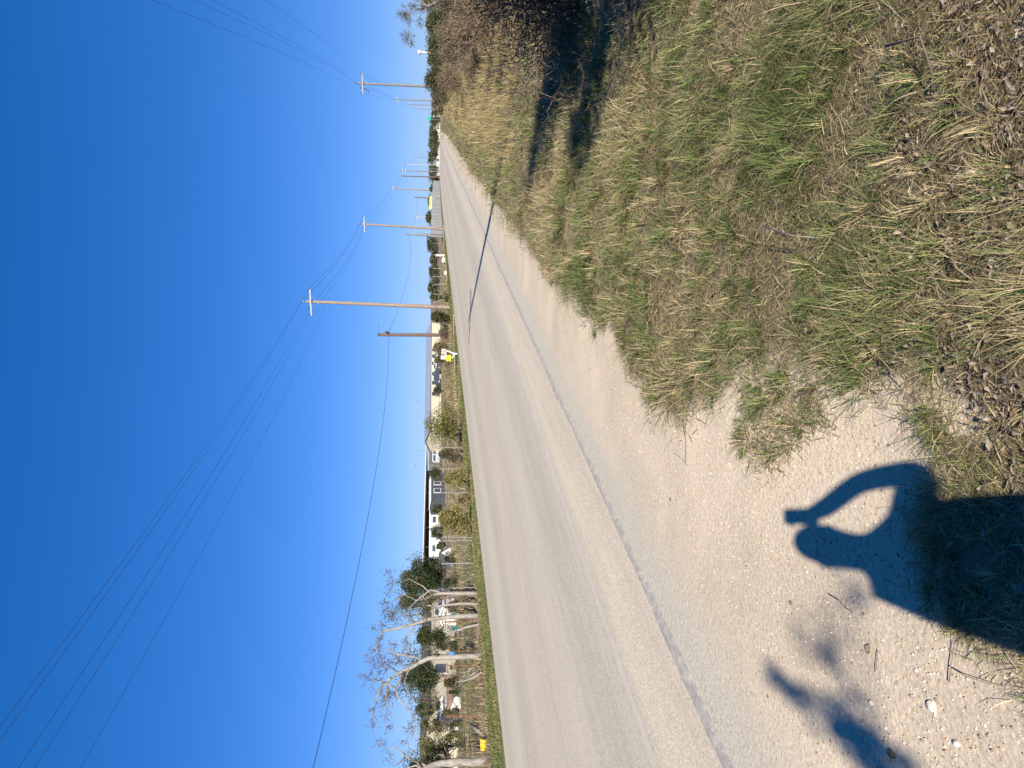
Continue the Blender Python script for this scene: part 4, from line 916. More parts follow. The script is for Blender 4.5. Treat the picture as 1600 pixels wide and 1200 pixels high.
def stone(name, label, c, s, mat=None, group=None, cat='stone', sink=.25):
    import bmesh
    bm = bmesh.new(); bmesh.ops.create_icosphere(bm, subdivisions=2, radius=1)
    sx, sy, sz = s * rng.uniform(.85, 1.2), s * rng.uniform(.7, 1.1), s * rng.uniform(.5, .8); ph = rng.uniform(0, 50)
    for v in bm.verts:
        k_ = 1 + .35 * (float(vnoise(v.co.x * 1.7 + ph, v.co.y * 1.7 + v.co.z * 2.3)) - .5)
        v.co = Vector((v.co.x * sx * k_, v.co.y * sy * k_, v.co.z * sz * k_))
    me = bpy.data.meshes.new(name); bm.to_mesh(me); bm.free(); me.polygons.foreach_set('use_smooth', [s > .1] * len(me.polygons))
    o = link(name, me, mat or M['stone'], None, Vector(c) + Vector((0, 0, sz * (1 - 2 * sink)))); o.rotation_euler.z = rng.uniform(0, 6)
    return tag(o, label, cat, group)
stone('boulder', 'rounded white boulder beside the path and white gate post', gp(696, 407), .42, M['white_paint'], sink=.15)
stone('boulder', 'smaller tan boulder at the end of the pale path', gp(698.5, 427), .3, sink=.15)
# mailbox and newspaper box on a white frame
mbp = gp(715, 553); dm = depth_of(mbp); P = lambda x, y: at(x, y, dm)
r_ = empty('mailbox', mbp, 'grey mailbox on a white angled post frame by the road', 'mailbox')
MB().tube([mbp - Vector((0, 0, .1)), P(709, 552.5), P(702, 549.5), P(696, 547.5)], .05, 7).build('post', M['white_paint'], r_)
MB().tube([P(711, 553), P(707, 558.5), P(701, 562)], .045, 7).build('post', M['white_paint'], r_)
MB().bar(P(696.8, 546), P(696.8, 560), .08, .06).build('support_board', M['white_paint'], r_)
c = P(693.3, 549); ax_ = Vector((1, .15, 0)).normalized(); ay_ = Vector((-.15, 1, 0)).normalized(); w_ = .095
prof_ = [(-w_, -.14), (w_, -.14), (w_, .06)] + [(w_ * math.cos(a), .06 + w_ * .9 * math.sin(a)) for a in np.linspace(.4, 2.74, 6)] + [(-w_, .06)]
MB().prism(prof_, c - ax_ * .17, ay_, (0, 0, 1), ax_ * .34).build('mailbox_shell', M['arm_grey'], r_)
MB().prism([(x * .94, y * .94) for x, y in prof_], c + ax_ * .17, ay_, (0, 0, 1), ax_ * .02).build('door', M['dark_steel'], r_)
c2 = P(692.5, 557.5); MB().prism(prof_, c2 - ax_ * .14, ay_, (0, 0, 1), ax_ * .22).build('mailbox_shell', M['white_paint'], r_)
c3 = P(700.6, 559.5); r2 = empty('newspaper_box', Vector((c3.x, c3.y, c3.z - .14)), 'bright yellow newspaper box hung on the mailbox frame', 'box')
t_ = .015
mb = MB().bar(c3 - ax_ * .16 + Vector((0, 0, .13)), c3 + ax_ * .16 + Vector((0, 0, .13)), .26, t_); mb.bar(c3 - ax_ * .16 - Vector((0, 0, .13)), c3 + ax_ * .16 - Vector((0, 0, .13)), .26, t_)
for s in (-1, 1): mb.bar(c3 - ax_ * .16 + ay_ * .125 * s, c3 + ax_ * .16 + ay_ * .125 * s, t_, .25)
mb.build('shell', M['yellow'], r2); MB().prism([(-.12, -.12), (.12, -.12), (.12, .12), (-.12, .12)], c3 - ax_ * .15, ay_, (0, 0, 1), ax_ * .01).build('back_plate', M['yellow'], r2)
# yellow bucket on its side and the grey log
bp_ = gp(761, 1162); r_ = empty('bucket', bp_, 'yellow bucket lying on its side on the verge', 'bucket'); axb = (ray(755, 1152) - ray(755, 1172)); axb.z = 0; axb.normalize()
c = bp_ + Vector((0, 0, .105)); MB().tube([c - axb * .17, c - axb * .16, c + axb * .14, c + axb * .17], [.085, .092, .108, .112], 16).build('shell', M['yellow'], r_)
MB().tube([c + axb * .172, c + axb * .18], [.095, .09], 16).build('inside', M['dark_steel'], r_)  # dark disc over the closed mouth, stands in for the shaded hollow
MB().tube([c + axb * .13 + Vector((.11 * math.cos(a), 0, .11 * math.sin(a))) - Vector((0, .11 * abs(math.sin(a)), 0)) for a in np.linspace(0, math.pi, 9)], .006, 5).build('handle', M['galv'], r_)
a = gp(757, 1150); d_ = depth_of(a); b = at(736, 1132, d_ + .9)
mb = MB().tube([a, a.lerp(b, .5) + Vector((0, 0, .02)), b], [.055, .05, .035], 8, rag=.1); tag(mb.build('log', M['bark_pale'], None, True, loc=a), 'grey weathered log propped beside the yellow bucket', 'log')
# folding chairs with teal slings
for px, py, lab, t_ in ((700, 964, 'teal sling chair behind the thick-limbed bare tree', .5), (704, 986, 'teal sling chair leaning back behind the pale leaning trunk', .75)):
    d_ = 33; c = on_ground(712, py, d_); K = .62; r_ = empty('lawn_chair', c, lab, 'chair'); rt_ = c_right.copy(); rt_.z = 0; rt_.normalize(); bk = Vector((-rt_.y, rt_.x, 0)); u = Vector((0, 0, 1))
    for s in (-.13, .13):
        MB().tube([c + rt_ * s - bk * .25 * K, c + rt_ * s + bk * .1 * K + u * .38 * K, c + rt_ * s + bk * (.1 + t_ * .7) * K + u * .95 * K], .016, 6).build('frame', M['galv'], r_)
        MB().tube([c + rt_ * s + bk * .35 * K, c + rt_ * s - bk * .3 * K + u * .42 * K], .016, 6).build('leg', M['galv'], r_)
    MB().prism([(-.3, .40), (.1, .33), (.1 + t_ * .7, .95), (.08 + t_ * .7, .97), (.09, .36), (-.3, .43)], c - rt_ * .13, bk * K, u * K, rt_ * .26).build('sling', M['teal'], r_)
tc = at(706, 1021, d3 - .08); mb = MB(); mb.tube([tc + Vector((0, 0, z)) for z in (-.13, -.09, 0, .06, .1)], [.02, .06, .075, .05, .015], 9, rag=.25)
tag(mb.build('blue_bag', M['blue'], None, True, loc=tc), 'crumpled blue bag hung on the trunk of the largest bare tree', 'bag')
# thin rusty stakes in the yard
for px, py, h_, lab in ((742, 1044, 1.0, 'thin stake right of the fallen pale branches'), (740, 1116, 1.0, 'thin stake between the fallen branches and yellow bucket')):
    b = gp(px, py); tag(MB().tube([b - Vector((0, 0, .2)), b + Vector((.01, 0, h_))], .014, 5).build('stake', M['rust'], None, loc=b), lab, 'stake')

# ------------------------------------------------------------------ grass
def blades(name, P, H, W, dirang, lean, curl, COL, label, tipc=None):
    """bent two-part blades; P roots, H length, W width, dirang heading of the lean, lean angle from upright"""
    n = len(P); hx = np.cos(dirang); hy = np.sin(dirang)
    sd = np.stack([-hy, hx, nr.normal(0, .35, n)], 1); sd = unit(sd)
    def dirv(a): return np.stack([hx * np.sin(a), hy * np.sin(a), np.cos(a)], 1)
    m1 = P + dirv(lean) * (H * .5)[:, None]; tp = m1 + dirv(np.minimum(lean + curl, 1.95)) * (H * .5)[:, None]
    gzr = P[:, 2] + .004; tp[:, 2] = np.maximum(tp[:, 2], gzr + .006 * nr.random(n)); m1[:, 2] = np.maximum(m1[:, 2], gzr + .004)
    wv = sd * (W * .5)[:, None]
    V = np.stack([P - wv, P + wv, m1 + wv * .8, m1 - wv * .8, tp], 1).reshape(-1, 3)
    b = np.arange(n) * 5; q = np.stack([b, b + 1, b + 2, b + 3], 1); t = np.stack([b + 3, b + 2, b + 4], 1)
    c = np.repeat(COL, 5, 0).reshape(n, 5, 3)
    if tipc is not None: c[:, 4] = c[:, 4] * .5 + tipc * .5
    o = link(name, np_mesh(name, V, quads=q, tris=t, colr=c.reshape(-1, 3)), M['blade'])
    return tag(o, label, 'grass', kind='stuff')
def polar(n, az0, az1, d0, d1, pw=1.0):
    az = np.radians(nr.uniform(az0, az1, n)); u = nr.random(n)
    if pw == 1.0: d = d0 * (d1 / d0) ** u
    else: e = 1 - pw; d = (d0 ** e + u * (d1 ** e - d0 ** e)) ** (1 / e)
    return d * np.sin(az), d * np.cos(az), d
def cover(x, y, d):
    jx = .16 * (fbm(x * 2.2, y * 2.2, 31) - .5) * (1 + d * .12) + nr.normal(0, .035, len(x)) * (1 + d * .06)
    jy = .16 * (fbm(x * 2.2, y * 2.2, 32) - .5) * (1 + d * .12) + nr.normal(0, .035, len(x)) * (1 + d * .06)
    a = poly_mask(GRASS, x + jx * 1.6, y + jy * 1.6)
    bare = poly_mask(BARE, x, y)
    isl = poly_mask(ISLAND, x + jx, y + jy) & (nr.random(len(x)) < .7)
    tf = poly_mask(TUFTS, x + jx, y + jy) & (fbm(x * 9, y * 9, 44, 2) > .52)
    return (a & ~bare) | isl | tf, isl
GRN = np.array([[.095, .145, .034], [.13, .175, .045], [.068, .108, .028], [.165, .195, .06]])
TAN = np.array([[.41, .32, .175], [.34, .26, .14], [.47, .38, .22], [.26, .195, .11], [.38, .315, .16]])
GLD = np.array([[.40, .30, .135], [.34, .255, .11], [.45, .345, .17], [.29, .22, .10]])
def pick(pal, n): return pal[nr.integers(0, len(pal), n)]
def band(x, y):                                  # greener belt along the middle of the bank
    d = np.hypot(x, y) + 1.2 * (fbm(x * .8, y * .8, 41, 3) - .5); az = np.degrees(np.arctan2(x, y))
    return np.exp(-((d - 3.5) / .8) ** 2) * sstep(-40, -22, az) + .7 * np.exp(-((d - 7.5) / 1.6) ** 2) * sstep(-30, -20, az) * sstep(4, -8, az)
def gold_of(x, y, d):
    edge = sstep(.0, 1.2, x - np.interp(y, EDGE_Y, EDGE_X) - .3 - .01 * d + .6 * (fbm(x * .9, y * .5, 28, 3) - .5))
    return sstep(12, 16, y + 5 * (fbm(x * .7, y * .7, 8) - .5) + np.clip(x - 1, -3, 3) * 1.2) * edge
_ge = np.array(sorted([(p[1], p[0]) for p in GRASS[:14]])); EDGE_Y, EDGE_X = _ge[:, 0], _ge[:, 1]
def near_grass(n, d0, d1, pw, label, hmul=1.0, wpx=1.15, az0=-62, az1=44):
    x, y, d = polar(n, az0, az1, d0, d1, pw)
    ok, isl = cover(x, y, d); gold = gold_of(x, y, d); az = np.degrees(np.arctan2(x, y))
    thin = fbm(x * 1.5, y * 1.5, 61, 3)
    keep = ok & (nr.random(n) > gold) & (nr.random(n) < .45 + 1.8 * np.clip(thin - .25, 0, .5))
    lit = sstep(3.3, 2.1, d + .9 * (fbm(x * 2, y * 2, 7) - .5)) * sstep(-34, -14, az)
    keep &= nr.random(n) > lit * .74
    foot = sstep(-24, -34, az) * sstep(2.7, 2.2, d)                 # trampled patch at the photographer's feet
    keep &= nr.random(n) > foot * .55
    x, y, d, isl, foot, lit = x[keep], y[keep], d[keep], isl[keep], foot[keep], lit[keep]; n = len(x)
    gr = sstep(.43, .60, fbm(x * .9 + 3, y * .9, 71, 3) * .62 + fbm(x * 4, y * 4, 72, 2) * .38)
    isgreen = nr.random(n) < .20 + .52 * gr + .34 * band(x, y)
    colr = np.where(isgreen[:, None], pick(GRN, n), pick(TAN, n)) * nr.uniform(.55, 1.4, (n, 1))
    cl = fbm(x * 1.7, y * 1.7, 81, 4)
    tall = .35 + 1.4 * sstep(.3, .7, cl)
    H = nr.uniform(.045, .125, n) * tall * hmul * (1 + .075 * d) * np.where(isgreen, .85, 1.15); H = np.where(isl, H * .5, H) * (1 - .5 * foot) * (1 - .2 * lit)
    W = np.clip(.0013 + .00047 * d * wpx, 0, .02) * nr.uniform(.6, 1.35, n)
    ang = 2 * math.pi * fbm(x * 1.6, y * 1.6, 91, 3) * 2.6 + nr.normal(0, .95, n)
    lean = np.clip(np.where(isgreen, nr.normal(.8, .38, n), nr.normal(1.2, .35, n)), .05, 1.52)
    return blades('grass', np.stack([x, y, gz(x, y) - .003], 1), H, W, ang, lean, nr.uniform(.1, .8, n), colr, label, np.array([.38, .30, .165]))
near_grass(372000, 1.05, 6.5, 1.2, 'matted green and straw grass on the near bank')
near_grass(300000, 6.0, 34, 1.15, 'short green and straw grass farther along the bank', 1.0, 1.1, -42, 34)
near_grass(60000, 30, 140, 1.1, 'low grass edging the far roadside', 1.0, .8, -22, 8)
def gold_grass(n, d0, d1):
    x, y, d = polar(n, -24, 30, d0, d1, 1.1)
    ok, isl = cover(x, y, d); gold = gold_of(x, y, d)
    keep = ok & (nr.random(n) < gold) & (nr.random(n) < .35 + 1.5 * np.clip(fbm(x * .8, y * .8, 15, 3) - .2, 0, .5))
    x, y, d = x[keep], y[keep], d[keep]; n = len(x)
    isg = nr.random(n) < .10 + .5 * sstep(.62, .35, gold_of(x, y, d)) + .25 * sstep(.5, .65, fbm(x * .5, y * .5, 19, 3))
    colr = np.where(isg[:, None], pick(GRN, n) * 1.35, pick(GLD, n)) * nr.uniform(.6, 1.35, (n, 1))
    H = nr.uniform(.16, .42, n) * (.5 + .9 * fbm(x * .6, y * .6, 25, 3)) * np.where(isg, .7, 1); W = (.0016 + .00042 * d) * nr.uniform(.6, 1.2, n)
    ang = nr.uniform(0, 6.28, n)
    return blades('tall_grass', np.stack([x, y, gz(x, y) - .01], 1), H, W, ang, np.abs(nr.normal(.45, .35, n)), nr.uniform(.1, .8, n), colr, 'tall golden dry grass filling the verge beside the far road', np.array([.40, .31, .16]))
gold_grass(205000, 11, 150)
def thatch(n):
    x, y, d = polar(n, -55, 40, 1.05, 16, 1.15); ok, isl = cover(x, y, d); keep = ok & (nr.random(n) > gold_of(x, y, d)); x, y, d = x[keep], y[keep], d[keep]; n = len(x)
    H = nr.uniform(.03, .09, n) * (1 + .08 * d); W = (.0015 + .0006 * d) * nr.uniform(.6, 1.4, n)
    P = np.stack([x, y, gz(x, y) + nr.uniform(0, .02, n)], 1)
    return blades('dead_grass', P, H, W, nr.uniform(0, 6.28, n), nr.normal(1.45, .12, n), nr.uniform(-.1, .25, n), pick(np.concatenate([TAN, DRYT]), n) * nr.uniform(.6, 1.25, (n, 1)), 'dead straw lying flat between the grass blades')
DRYT = np.array([[.22, .165, .10], [.16, .12, .075], [.27, .21, .13], [.18, .145, .08]])
thatch(160000)
def tufts(m):
    x, y, d = polar(m, -50, 36, 1.2, 13, 1.1); ok, isl = cover(x, y, d); keep = ok & (fbm(x * 1.2, y * 1.2, 17, 3) > .42) & (gold_of(x, y, d) < .5); x, y, d = x[keep], y[keep], d[keep]; m = len(x)
    per = 46; gch = nr.random(m) < .22 + .35 * sstep(.45, .6, fbm(x * .9 + 3, y * .9, 71, 3)) + .4 * band(x, y); sz = nr.uniform(.5, 1.25, m) * (1 + .06 * d)
    az = np.degrees(np.arctan2(x, y)); sz = sz * (1 - .5 * sstep(2.9, 2.2, d) * sstep(-20, -30, az))
    k = np.repeat(np.arange(m), per); n = len(k); a = nr.uniform(0, 6.28, n); rr_ = np.abs(nr.normal(0, .022, n)) * sz[k]
    bias = nr.uniform(0, 6.28, m)[k]; ang = np.where(nr.random(n) < .55, bias + nr.normal(0, .5, n), a)
    px_, py_ = x[k] + np.cos(a) * rr_, y[k] + np.sin(a) * rr_
    isg = np.where(gch[k], nr.random(n) < .8, nr.random(n) < .1)
    c = np.where(isg[:, None], pick(GRN, n), pick(TAN, n)) * nr.uniform(.7, 1.3, (n, 1))
    H = nr.uniform(.05, .15, n) * sz[k]; W = (.0015 + .00055 * d[k]) * nr.uniform(.7, 1.3, n)
    return blades('grass_tufts', np.stack([px_, py_, gz(px_, py_) - .003], 1), H, W, ang, np.abs(nr.normal(.7, .35, n)), nr.uniform(.2, .9, n), c, 'raised tufts of green and straw grass on the bank', np.array([.40, .32, .18]))
tufts(3600)
# left verge: short green grass, then dry weeds in the yard
def left_grass(n, x0, x1, y0, y1, pal, h0, h1, label, wk, lean=.6, pal2=None, mixn=.5):
    u = nr.random(n); y = y0 * (y1 / y0) ** u; x = nr.uniform(x0, x1, n); d = np.hypot(x, y)
    keep = (fbm(x * .9, y * .9, 55, 3) > .30); x, y, d = x[keep], y[keep], d[keep]; n = len(x)
    c = pick(pal, n)
    if pal2 is not None: c = np.where((fbm(x * .6, y * .35, 66, 3) + nr.normal(0, .08, n) > mixn)[:, None], pick(pal2, n), c)
    H = nr.uniform(h0, h1, n); W = wk * d * nr.uniform(.6, 1.3, n)
    return blades('grass', np.stack([x, y, gz(x, y) - .01], 1), H, W, nr.uniform(0, 6.28, n), np.abs(nr.normal(lean, .3, n)), nr.uniform(.1, .8, n), c * nr.uniform(.7, 1.3, (n, 1)), label)
VG = np.array([[.11, .135, .035], [.14, .155, .045], [.08, .11, .03], [.18, .17, .06]])
left_grass(52000, -16.4, -12.80, 5, 90, VG, .04, .11, 'short green mown grass strip beyond the road', .0011, .7, np.array([[.24, .20, .09], [.20, .18, .08]]), .55)
DRY = np.array([[.27, .21, .125], [.22, .17, .10], [.33, .26, .16], [.18, .135, .085]])
left_grass(50000, -26, -16.2, 6, 95, DRY, .10, .42, 'dry brown weeds behind the roadside fence', .0011, .5, np.array([[.17, .17, .07], [.22, .20, .09]]), .56)
left_grass(32000, -70, -24, 12, 120, DRY, .08, .25, 'dry brown grass across the yard', .0012, .6, np.array([[.13, .15, .05], [.18, .19, .07]]), .50)

# ------------------------------------------------------------------ litter, stones, sticks
def litter(n, label):
    x, y, d = polar(n, -40, 30, 1.2, 4.2, 1.4)
    az = np.degrees(np.arctan2(x, y)); p = sstep(3.3, 2.1, d + .9 * (fbm(x * 2, y * 2, 7) - .5)) * sstep(-36, -16, az)
    keep = (nr.random(n) < p * .97 + .03) & poly_mask(GRASS, x, y); x, y = x[keep], y[keep]; n = len(x)
    Cc = np.stack([x, y, gz(x, y) + nr.uniform(.006, .04, n)], 1)
    d_ = unit(np.stack([nr.normal(size=n), nr.normal(size=n), nr.normal(0, .28, n)], 1)); t = np.stack([nr.normal(0, .35, n), nr.normal(0, .35, n), np.ones(n)], 1)
    sd = unit(np.cross(d_, t)); up = np.cross(sd, d_); s = nr.uniform(.010, .044, (n, 1)); asp = nr.uniform(.07, .30, (n, 1)); cu = nr.uniform(-.25, .3, (n, 1))
    a = Cc - d_ * s * .5 + up * s * cu; b = Cc + d_ * s * .5 + up * s * cu; l = Cc + sd * s * asp + up * s * .15; r = Cc - sd * s * asp + up * s * .15
    V = np.stack([a, Cc, r, b, l], 1).reshape(-1, 3); k_ = np.arange(n) * 5
    T = np.concatenate([np.stack([k_, k_ + 2, k_ + 1], 1), np.stack([k_ + 2, k_ + 3, k_ + 1], 1), np.stack([k_ + 3, k_ + 4, k_ + 1], 1), np.stack([k_ + 4, k_, k_ + 1], 1)])
    pal = np.array([[.25, .19, .135], [.30, .24, .18], [.19, .145, .105], [.31, .255, .19], [.24, .165, .11], [.15, .115, .085]])
    c = pick(pal, n) * nr.uniform(.75, 1.25, (n, 1))
    o = link('fallen_leaves', np_mesh('fallen_leaves', V, tris=T, colr=np.repeat(c, 5, 0)), M['dryleaf']); return tag(o, label, 'leaves', kind='stuff')
litter(19000, 'grey brown fallen leaves and chips over the near grass')
def pebbles(n):
    base = np.array([[1, 0, 0], [-1, 0, 0], [0, 1, 0], [0, -1, 0], [0, 0, 1], [0, 0, -1.]]); tri = np.array([[0, 2, 4], [2, 1, 4], [1, 3, 4], [3, 0, 4], [2, 0, 5], [1, 2, 5], [3, 1, 5], [0, 3, 5]])
    x, y, d = polar(n, -58, 20, 1.2, 9, 1.3); keep = (x > -2.6 + .5 * (fbm(x * 3, y * 3, 2) - .5)) & (x < 2.5) & (~poly_mask(GRASS, x, y) | (nr.random(n) < .12)); x, y, d = x[keep], y[keep], d[keep]; n = len(x)
    s = .0016 + .0048 * nr.random(n) ** 4 + .0003 * d
    S = s[:, None, None] * nr.uniform(.6, 1.25, (n, 1, 3)); V = base[None] * S * (1 + nr.normal(0, .16, (n, 6, 3)))
    a = nr.uniform(0, 6.28, n); ca, sa = np.cos(a)[:, None], np.sin(a)[:, None]; vx = V[..., 0] * ca - V[..., 1] * sa; vy = V[..., 0] * sa + V[..., 1] * ca
    V = np.stack([vx, vy, V[..., 2] * .8], -1) + np.stack([x, y, gz(x, y) + s * .25], 1)[:, None]
    T = (tri[None] + (np.arange(n) * 6)[:, None, None]).reshape(-1, 3)
    pal = np.array([[.50, .42, .31], [.58, .50, .39], [.42, .34, .24], [.30, .23, .16], [.66, .60, .50], [.22, .17, .12]])
    o = link('gravel', np_mesh('gravel', V.reshape(-1, 3), tris=T, colr=np.repeat(pick(pal, n), 6, 0)), M['dryleaf']); return tag(o, 'loose fine gravel on the bare dirt shoulder', 'gravel', kind='stuff')
pebbles(38000)
for px, py, s, lab in ((1458, 1104, .017, 'pale stone on the bare dirt left of the long shadow'), (1496, 1162, .013, 'small pale stone nearest the lower picture corner'), (1395, 1178, .018, 'brown stone in the blurred branch shadow'), (1362, 1098, .011, 'little pale stone right of the branch shadow'),
                       (1531, 206, .016, 'pale round stone among the fallen leaves'), (1200, 1088, .008, 'tiny brown stone left of the head of the shadow'), (1167, 884, .008, 'tiny dark stone lying before the phone shadow'), (1237, 942, .012, 'dark brown stone between head shadow and branch shadow'),
                       (1048, 780, .014, 'dark clod alone on the dirt shoulder'), (1585, 140, .017, 'pale limestone chip at the edge of the leaf litter'), (1595, 175, .015, 'flat pale stone beside the limestone chip'), (1590, 60, .016, 'pale stone in the corner of the leaf litter')):
    stone('stone', lab, gp(px, py), s, M['bark_dark'] if 'dark' in lab or 'brown' in lab else None)
def stick(pp, r, lab, mat='bark_dark', lift=.012):
    pts = [gp(*p) + Vector((0, 0, lift * (1 + rng.random()))) for p in pp]
    r = r * .6
    return tag(MB().tube(pts, [r * (1 - .5 * i / len(pts)) for i in range(len(pts))], 5).build('stick', M[mat], None, True, loc=pts[0]), lab, 'stick')
stick([(1300, 928), (1318, 938), (1328, 950), (1340, 957)], .003, 'thin crooked twig beside the left shoulder of the shadow')
stick([(1493, 1042), (1520, 1056), (1550, 1066), (1576, 1074)], .003, 'long straight twig on the dirt below the shadow', 'twig')
stick([(1489, 1066), (1494, 1040), (1500, 1012), (1498, 990)], .0028, 'dark grass runner reaching from the shadow over the dirt', 'twig')
stick([(1378, 1016), (1378, 1044), (1372, 1050)], .0025, 'short dark twig near the dry leaf')
stick([(1070, 655), (1074, 690), (1074, 722)], .004, 'thin runner twig hanging from the grass edge', 'twig')
stick([(1056, 708), (1068, 716), (1076, 728)], .003, 'tiny forked twig at the end of the grass runner', 'twig')
stick([(1345, 510), (1395, 560), (1425, 600)], .005, 'pale stick lying across the grass edge and bare dirt', 'twig', .03)
stick([(1500, 395), (1530, 420), (1555, 440)], .006, 'brown stick among the fallen leaves', 'twig', .04)
stick([(1240, 355), (1275, 370), (1300, 372)], .006, 'pale bent stick in the thick green grass', 'bark_pale', .08)
stick([(1420, 75), (1480, 60), (1490, 120)], .008, 'broken dark stick in the leaf litter corner', 'bark_dark', .05)
# one dry curled leaf on the dirt
lp = gp(1360, 1017); mb = MB()
mb.add([lp + Vector(v) for v in ((0, 0, .004), (.012, .014, .016), (.03, .004, .008), (.022, -.014, .018), (.006, -.016, .012), (-.012, -.004, .016), (-.008, .012, .012))], [(0, 1, 2), (0, 2, 3), (0, 3, 4), (0, 4, 5), (0, 5, 6), (0, 6, 1)])
tag(mb.build('dry_leaf', M['roof_brown'], None, loc=lp), 'single curled brown leaf on the bare dirt', 'leaf')

# ------------------------------------------------------------------ the photographer (throws the shadow)
sh_l = Vector((sh2.y, -sh2.x, 0))
def body_pt(px, py, a):
    g = gp(px, py); A_ = Vector((g.x, g.y, 0)).dot(sh2); B_l = Vector((g.x, g.y, 0)).dot(sh_l)
    return sh2 * a + sh_l * B_l + Vector((0, 0, (A_ - a) * math.tan(EL)))
DB = -.34
neck = body_pt(1335, 862, DB); head = body_pt(1287, 853, DB + .03); top = body_pt(1258, 843, DB + .02)
shR = body_pt(1424, 815, DB); shL = body_pt(1392, 925, DB); elR = body_pt(1432, 736, -.17); frR_ = body_pt(1342, 752, -.11); wrR = body_pt(1284, 798, -.06); hdR = body_pt(1258, 806, -.04)
cz = (shR + shL) / 2; chest = cz + Vector((0, 0, -.10)); latv = sh_l
def rel(l, a, z): p = cz + sh_l * l + sh2 * a; return Vector((p.x, p.y, z))
elL = rel(-.215, -.03, cz.z - .30); wrL = rel(-.175, .06, cz.z - .55)
joints = dict(pel=rel(.03, -.02, .96), wst=rel(.035, -.01, 1.12), che=rel(.025, 0, cz.z - .16), upc=rel(0, 0, cz.z + .0), nek=neck.lerp(cz, .35), nk2=neck, jaw=head.lerp(neck, .55) + sh2 * .03, hed=head, crn=top,
              shR=shR, elR=elR, frR=frR_, wrR=wrR, shL=shL, elL=elL, wrL=wrL,
              hpR=rel(.09, -.02, .88), knR=rel(.095, .02, .50), anR=rel(.10, -.02, .09), ftR=rel(.13, .14, .045), hpL=rel(-.09, -.02, .88), knL=rel(-.095, .03, .50), anL=rel(-.11, -.01, .09), ftL=rel(-.16, .15, .045))
rads = dict(pel=(.225, .15), wst=(.215, .135), che=(.205, .135), upc=(.13, .10), nek=(.09, .08), nk2=(.08, .078), jaw=(.082, .09), hed=(.10, .105), crn=(.045, .055), shR=(.068, .068), elR=(.056, .054), frR=(.046, .044), wrR=(.044, .042),
            shL=(.068, .068), elL=(.046, .046), wrL=(.028, .028), hpR=(.10, .10), knR=(.062, .062), anR=(.042, .042), ftR=(.042, .03), hpL=(.10, .10), knL=(.062, .062), anL=(.042, .042), ftL=(.042, .03))
edges = ['pel wst', 'wst che', 'che upc', 'upc nek', 'nek nk2', 'nk2 jaw', 'jaw hed', 'hed crn', 'upc shR', 'shR elR', 'elR frR', 'frR wrR', 'upc shL', 'shL elL', 'elL wrL', 'pel hpR', 'hpR knR', 'knR anR', 'anR ftR', 'pel hpL', 'hpL knL', 'knL anL', 'anL ftL']
def hand(w, d, curl_to, key, thumb_side):
    d = d.normalized(); s = d.cross(curl_to).normalized() * thumb_side; pm_ = w + d * .055; joints[key + 'p'] = pm_; rads[key + 'p'] = (.036, .02); edges.append(('wrR' if key == 'r' else 'wrL') + ' ' + key + 'p')
    for i, (o_, ln_) in enumerate(((.030, .062), (.010, .072), (-.010, .068), (-.030, .052))):
        b = pm_ + s * o_ + d * .035; m_ = b + (d * .8 + curl_to * .45).normalized() * ln_ * .5; t = m_ + (d * .35 + curl_to * .9).normalized() * ln_ * .5
        for j, p in enumerate((b, m_, t)): joints['%s%d%d' % (key, i, j)] = p; rads['%s%d%d' % (key, i, j)] = (.0095 - .001 * j,) * 2
        edges.extend(['%sp %s%d0' % (key, key, i), '%s%d0 %s%d1' % (key, i, key, i), '%s%d1 %s%d2' % (key, i, key, i)])
    a = w + d * .03 + s * .035; b = a + (d * .6 + s * .6 + curl_to * .4).normalized() * .03; t = b + (d * .8 + curl_to * .5).normalized() * .028
    for j, p in enumerate((a, b, t)): joints['%st%d' % (key, j)] = p; rads['%st%d' % (key, j)] = (.011 - .001 * j,) * 2
    edges.extend(['%sp %st0' % (key, key), '%st0 %st1' % (key, key), '%st1 %st2' % (key, key)])
hand(wrR, hdR - wrR, sh_l * -.75 + Vector((0, 0, .3)), 'r', 1); hand(wrL, wrL - elL, sh2 * .5 + sh_l * .3, 'l', -1)
keys = list(joints); me = bpy.data.meshes.new('person'); foot = rel(0, 0, 0); foot.z = gzf(foot.x, foot.y)
me.from_pydata([tuple(joints[k_] - foot) for k_ in keys], [tuple(keys.index(e) for e in ed.split()) for ed in edges], []); me.update()
person = link('person', me, M['skin'], None, foot); tag(person, 'person in dark clothes holding up a phone, seen only as a long shadow', 'person')
sk = person.modifiers.new('skin', 'SKIN'); sk.use_smooth_shade = True
for i, k_ in enumerate(keys):
    me.skin_vertices[0].data[i].radius = rads[k_]; me.skin_vertices[0].data[i].use_root = (k_ == 'pel')
sb = person.modifiers.new('subdivision', 'SUBSURF'); sb.levels = 2; sb.render_levels = 2
